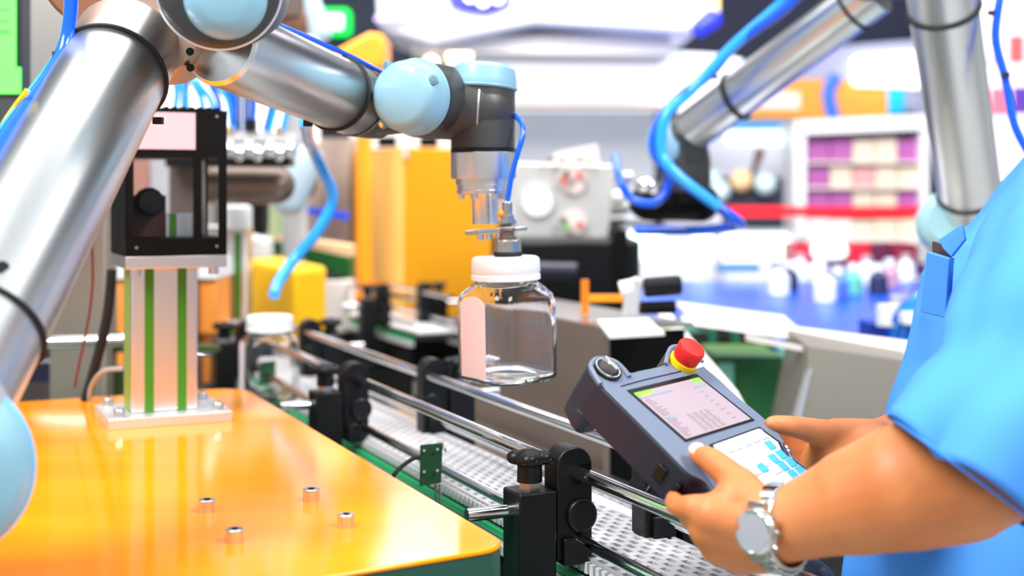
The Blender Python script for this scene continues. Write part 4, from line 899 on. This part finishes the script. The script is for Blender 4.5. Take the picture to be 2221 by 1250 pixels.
gc = thing('green_cabinet', (P(1630, 0, 2.4).x, 2.5, 0), 'olive green cabinet seen right of the stop button', 'cabinet')
MB().box((P(1625, 0, 2.4).x, 2.5, P(0, 775, 2.4).z/2), (.125, .2, P(0, 775, 2.4).z)).build('body', mat('olive_green', (74, 112, 40), .5, var=((5, 5, 5), (30, 100, 60))), gc)
quad(1562, 790, 1592, 870, 2.38, .03).build('pale_edge', mint, gc)
dk = thing('dark_machine', (P(1500, 0, 2.6).x, 2.8, 0), 'dark machine frame with green uprights behind the pendant', 'machine')
MB().box((P(1560, 0, 2.6).x, 2.85, P(0, 712, 2.7).z/2), (.28, .22, P(0, 712, 2.7).z)).build('body', darkm, dk)
for x in (1462, 1540, 1590): quad(x, 715, x+14, 850, 2.68, .03).build('upright', mat('upright_green', (20, 100, 70), .5), dk)
MB().ball(P(1440, 735, 2.3), .024).build('knob', mat('lime_knob', (190, 200, 130), .5), dk)
quad(1480, 705, 1540, 722, 2.4, .05).build('mint_bar', mint, dk)
mw = thing('mint_panel_stand', (P(1725, 0, 2.6).x, 2.6, 0), 'white and mint striped panel between green cabinet and steel bin', 'panel')
quad(1695, 755, 1760, 820, 2.6, .05).build('mint_slat', mint, mw); quad(1695, 826, 1760, 845, 2.6, .05).build('mint_slat', belt_g, mw); quad(1695, 845, 1760, 905, 2.6, .05).build('white_slat', white, mw); 
MB().box((P(1728, 0, 2.62).x, 2.65, .45), (.05, .04, .9)).build('leg', white, mw)

# shelf board and reflective plate between conveyor and hopper
one(MB().ubox(1.75, .79, .40, (.9, .19, .006)), 'steel_deck', steel, 'flat steel deck between the conveyor and the hopper', 'deck')
one(MB().ubox(1.2, .755, .385, (.5, .13, .006)), 'white_deck', mat('deck_white', (222, 224, 222), .35), 'pale deck plate behind the near clamp, beside the pendant', 'deck')
one(MB().ubox(1.2, .735, .3795, (.42, .012, .005)), 'lime_strip', mat('lime', (130, 225, 50), .4), 'lime green strip on the pale deck plate', 'strip')

# ---------------------------------------------------------------- blue deck and goods
bd = thing('blue_deck', (1.1, 4.0, 0), 'wide blue sorting deck behind the white guide plate', 'table')
BD = .36
zdk = H-BD
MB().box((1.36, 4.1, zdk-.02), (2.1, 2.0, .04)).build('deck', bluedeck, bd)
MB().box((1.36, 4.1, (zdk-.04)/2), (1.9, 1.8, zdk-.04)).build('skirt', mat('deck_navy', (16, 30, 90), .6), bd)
quad(1560, 575, 1650, 592, 4.9, .1).build('rail', mat('rail_teal', (60, 110, 150), .4), bd)
gl = mat('goods_white', (225, 230, 232), .3); gt = mat('goods_teal', (90, 170, 150), .4); gn = mat('goods_navy', (24, 34, 66), .5); gpk = mat('goods_pink', (170, 130, 150), .5)
spots = [(1690, 640, gl, 'small white bottle at the left end of the blue deck row'), (1712, 632, gn, 'dark navy bottle second from the left on the blue deck'), (1735, 610, gl, 'white bottle at the back left of the blue deck'), (1775, 612, gl, 'bright white bottle behind the grey ones on the blue deck'),
         (1790, 655, gl, 'grey white bottle at the front of the blue deck row'), (1818, 650, mat('goods_blue', (70, 100, 200), .4), 'small blue bottle at the front of the blue deck'), (1850, 640, gt, 'teal bottle in the middle of the blue deck'), (1880, 616, gl, 'white bottle right of the red boxes edge'), (1905, 640, gn, 'dark bottle right of the teal one'), (1930, 625, gpk, 'dull pink bottle near the right end of the deck'), (1965, 610, gl, 'white bottle at the right end of the deck')]
for px, py, m_, lab_ in spots:
    Y = BD*F/(py-HY); c = P(px, py, Y); q = thing('bottle', c, lab_, 'bottle', 'bottles on the blue deck')
    MB().lathe(c, Z, [(0, .03), (.004, .034), (.06, .034), (.075, .018), (.085, .015)], 24).build('bottle_body', m_, q)
    MB().lathe(c+Z*.085, Z, [(0, .018), (.02, .018)], 20).build('bottle_cap', white if m_ is not gl else greym, q)
# white counter with lit slots
wc_ = thing('white_counter', (P(1560, 0, 5.6).x, 5.7, 0), 'white counter with lit panels behind the blue deck', 'counter')
MB().box((P(1540, 0, 5.6).x, 5.75, P(0, 498, 5.6).z/2), (.75, .3, P(0, 498, 5.6).z)).build('body', mat('counter_white', (214, 218, 222), .4), wc_)
for x0, x1 in ((1358, 1440), (1502, 1716)): quad(x0, 506, x1, 570, 5.58, .05).build('lit_panel', mat('slot_light', (235, 255, 250), .4, emit=1.2), wc_, bev=.03)
rbx = [(1720, 1762, mat('crimson', (170, 20, 50), .5), 'crimson box left of the white lamp on the low shelf'), (1842, 1888, mat('scarlet', (190, 16, 40), .5), 'scarlet box right of the white lamp on the low shelf'), (1890, 1930, mat('maroon', (80, 14, 50), .5), 'maroon box beside the scarlet one'), (1935, 1990, mat('wine', (120, 14, 40), .5), 'wine red box at the right end of the low shelf')]
for x0, x1, m_, lab_ in rbx: one(quad(x0, 528, x1, 572, 5.2, .2), 'storage_box', m_, lab_, 'box', 'red boxes on the low shelf', bev=.004)
one(quad(1700, 572, 2010, 600, 5.2, .25).box((P(1855, 0, 5.35).x, 5.35, .5), (.4, .15, 1.02)), 'low_shelf', mat('purple_shelf', (60, 30, 90), .5), 'dark purple low shelf under the red boxes', 'shelf')
o = quad(1764, 528, 1840, 562, 5.15, .05); one(o, 'shelf_lamp', MATS['slot_light'], 'white glowing lamp between the red boxes', 'lamp', bev=.025, seg=3)
# display cabinet
dc = thing('display_cabinet', (P(1862, 0, 6.0).x, 6.1, 0), 'white display cabinet with shelves of goods behind the person', 'cabinet')
quad(1722, 262, 1748, 530, 6.0, .3).build('side_frame', white, dc); quad(1998, 255, 2014, 530, 6.0, .3).build('side_frame', white, dc)
MB().prism([P(1722, 262, 5.98), P(2014, 248, 5.98), P(2014, 280, 5.98), P(1722, 292, 5.98)], (0, .32, 0)).build('top_board', white, dc)
quad(1748, 262, 1998, 530, 6.3, .02).build('back_board', mat('cab_back', (200, 190, 185), .5), dc)
quad(1722, 520, 2014, 532, 6.0, .3).build('base_board', white, dc)
MB().box((P(1868, 0, 6.15).x, 6.2, P(0, 532, 6.0).z/2), (.6, .2, P(0, 532, 6.0).z)).build('plinth', white, dc)
for y in (350, 405): quad(1748, y, 1998, y+5, 6.02, .28).build('shelf', mat('cab_shelf', (225, 215, 205), .5), dc)
cols = {'p': ((160, 84, 150), 'purple'), 'b': ((214, 196, 176), 'beige'), 'r': ((214, 150, 150), 'rose'), 'w': ((232, 228, 230), 'white')}
gm = {k_: mat('pack_'+v_[1], v_[0], .5) for k_, v_ in cols.items()}
for yb, yt, row, rn in ((350, 300, 'ppbbp', 'top'), (405, 362, 'pbrbb', 'second'), (455, 412, 'ppbbp', 'third'), (520, 476, 'wwbbb', 'bottom')):
    for i, ch in enumerate(row):
        x0 = 1752+i*49
        one(quad(x0, yt+random.uniform(-2, 4), x0+46, yb, 6.06, .12), 'goods_pack', gm[ch], f"{cols[ch][1]} pack, {('first', 'second', 'third', 'fourth', 'fifth')[i]} from the left on the {rn} row of the display cabinet", 'pack', 'packs in the display cabinet')
bt_ = thing('barrier_tape', P(1780, 460, 5.5), 'red barrier tape stretched before the display cabinet', 'tape'); quad(1560, 448, 2000, 470, 5.5, .006).build('tape', mat('tape_red', (240, 10, 30), .5), bt_)
for x in (1556, 2004): MB().cyl((P(x, 0, 5.5).x, 5.503, 0), P(x, 440, 5.503), .02).build('tape_post', satin, bt_)
# banners
bn = thing('orange_banner', P(1780, 255, 6.95), 'orange banner with blue curved stripe and white patch on the back wall', 'banner')
quad(1590, 172, 1926, 258, 6.94, .07).build('cloth', mat('banner_orange', (238, 158, 60), .6), bn)
q = [P(x, y, 6.93) for x, y in ((1815, 165), (1800, 190), (1798, 215), (1808, 258))]; MB().tube(q, .035, 10).build('curved_stripe', mat('banner_blue', (60, 120, 245), .6), bn)
quad(1640, 200, 1735, 236, 6.93, .01).build('white_patch', mat('banner_white', (245, 235, 225), .6), bn)
quad(1926, 185, 1962, 245, 6.93, .08).build('cyan_panel', mat('banner_cyan', (20, 190, 250), .5), bn)
quad(1570, 262, 1740, 282, 6.93, .08).build('blue_line', mat('banner_line', (80, 165, 235), .5), bn)
one(quad(1440, 282, 1722, 500, 6.75, .05), 'pale_wall_panel', mat('pale_wall', (226, 228, 244), .5), 'pale lilac wall panel behind the second robot wrist', 'panel')
one(MB().box(P(1635, 300, 6.3), (.28, .06, .07)), 'tube_lamp', MATS['slot_light'], 'white glowing lamp over the pale wall panel', 'lamp', bev=.03, seg=3)
one(MB().prism([P(1856, 122, 6.86), P(2010, 108, 6.86), P(2010, 190, 6.86), P(1856, 184, 6.86)], (0, .1, 0)), 'strip_light', mat('strip_white', (255, 255, 255), .4, emit=1.6), 'white strip light above the orange banner', 'lamp', bev=.02)
one(MB().prism([P(1700, 110, 6.95), P(2010, 85, 6.95), P(2010, 250, 6.95), P(1700, 175, 6.95)], (0, .06, 0)), 'lavender_fascia', mat('lavender_grey', (160, 162, 190), .6), 'lavender grey fascia around the strip light', 'panel')
po = thing('poster_wall', P(2200, 400, 5.6), 'white poster board with red and purple squares behind the person', 'poster')
quad(2110, -120, 2700, 480, 5.6, .05).build('board', mat('poster_white', (246, 238, 244), .5), po)
for x0, y0, x1, y1, c_ in ((2190, 76, 2221, 135, (240, 90, 90)), (2150, 190, 2190, 248, (240, 110, 130)), (2198, 188, 2260, 245, (90, 50, 150)), (2130, 120, 2165, 140, (200, 190, 225)), (2240, 76, 2300, 135, (240, 90, 90)), (2205, 30, 2300, 60, (225, 215, 235)), (2120, 215, 2145, 245, (240, 150, 160))):
    quad(x0, y0, x1, y1, 5.59, .01).build('printed_square', mat('poster_%d_%d' % c_[:2], c_, .5), po)
# dark kit behind the second robot wrist
kt = thing('parts_rack', (P(1610, 0, 5.6).x, 5.6, P(0, 498, 5.6).z), 'dark rack with tan ball and pale fittings behind the blue hose', 'rack')
MB().box((P(1636, 0, 5.6).x, 5.72, (P(0, 498, 5.6).z+P(0, 385, 5.6).z)/2), (.28, .12, P(0, 385, 5.6).z-P(0, 498, 5.6).z)).build('rack_body', mat('rack_navy', (20, 32, 50), .5), kt)
MB().ball(P(1608, 392, 5.62), .05).build('tan_ball', mat('tan', (220, 180, 130), .4), kt)
for x, y in ((1560, 415), (1540, 392), (1660, 400)): MB().ball(P(x, y, 5.62), .048).build('pale_ball', mat('pale_teal', (180, 205, 205), .4), kt)
MB().capsule(P(1632, 380, 5.66), P(1648, 330, 5.6), .01, .02).build('lever', fd, kt)
# small white fixture and coil by the person
wf = thing('coil_fixture', (P(1950, 0, 2.5).x, 2.5, 0), 'white fixture with coiled blue hose just left of the person', 'fixture')
MB().cyl(P(1926, 706, 2.5), P(1926, 662, 2.5), .022).build('cylinder', white, wf); MB().cyl(P(1952, 665, 2.52), P(1952, 640, 2.52), .018).build('cylinder', greym, wf)
for i in range(6): MB().tube([P(1925+i*9, 740, 2.5), P(1940+i*9, 690, 2.48), P(1975+i*7, 650, 2.48), P(2020, 635+i*6, 2.5)], .006, 8).build('coiled_hose', hosel if i % 2 else hosem, wf)
MB().box(P(1990, 690, 2.45), (.06, .04, .02)).build('plate', white, wf)
MB().box((P(1960, 0, 2.55).x, 2.58, P(0, 700, 2.55).z/2), (.14, .08, P(0, 700, 2.55).z)).build('stand', mat('stand_blue', (20, 60, 170), .5), wf)
# unseen ceiling lamps over the hall; the first added for the table highlight
for i, (x, y, z) in enumerate(((-.35, 6.3, 2.72), (-2.0, 5.6, 3.6), (1.6, 5.8, 3.7))):
    l_ = thing('unseen_hall_lamp', (x, y, z), ('unseen long white lamp nearest the exit lamp, added for the table highlight', 'white hall lamp at the far left under the ceiling', 'white hall lamp at the far right under the ceiling')[i], 'lamp')
    MB().box((x, y, z), (.62, .14, .16)).build('diffuser', mat('lamp_white', (255, 244, 248), .5, emit=7), l_)
    MB().box((x, y, z+.10), (.66, .18, .04)).build('housing', satin, l_)
    MB().cyl((x, y, z+.1), (x, y, 4.22), .008).build('hanger', satin, l_)
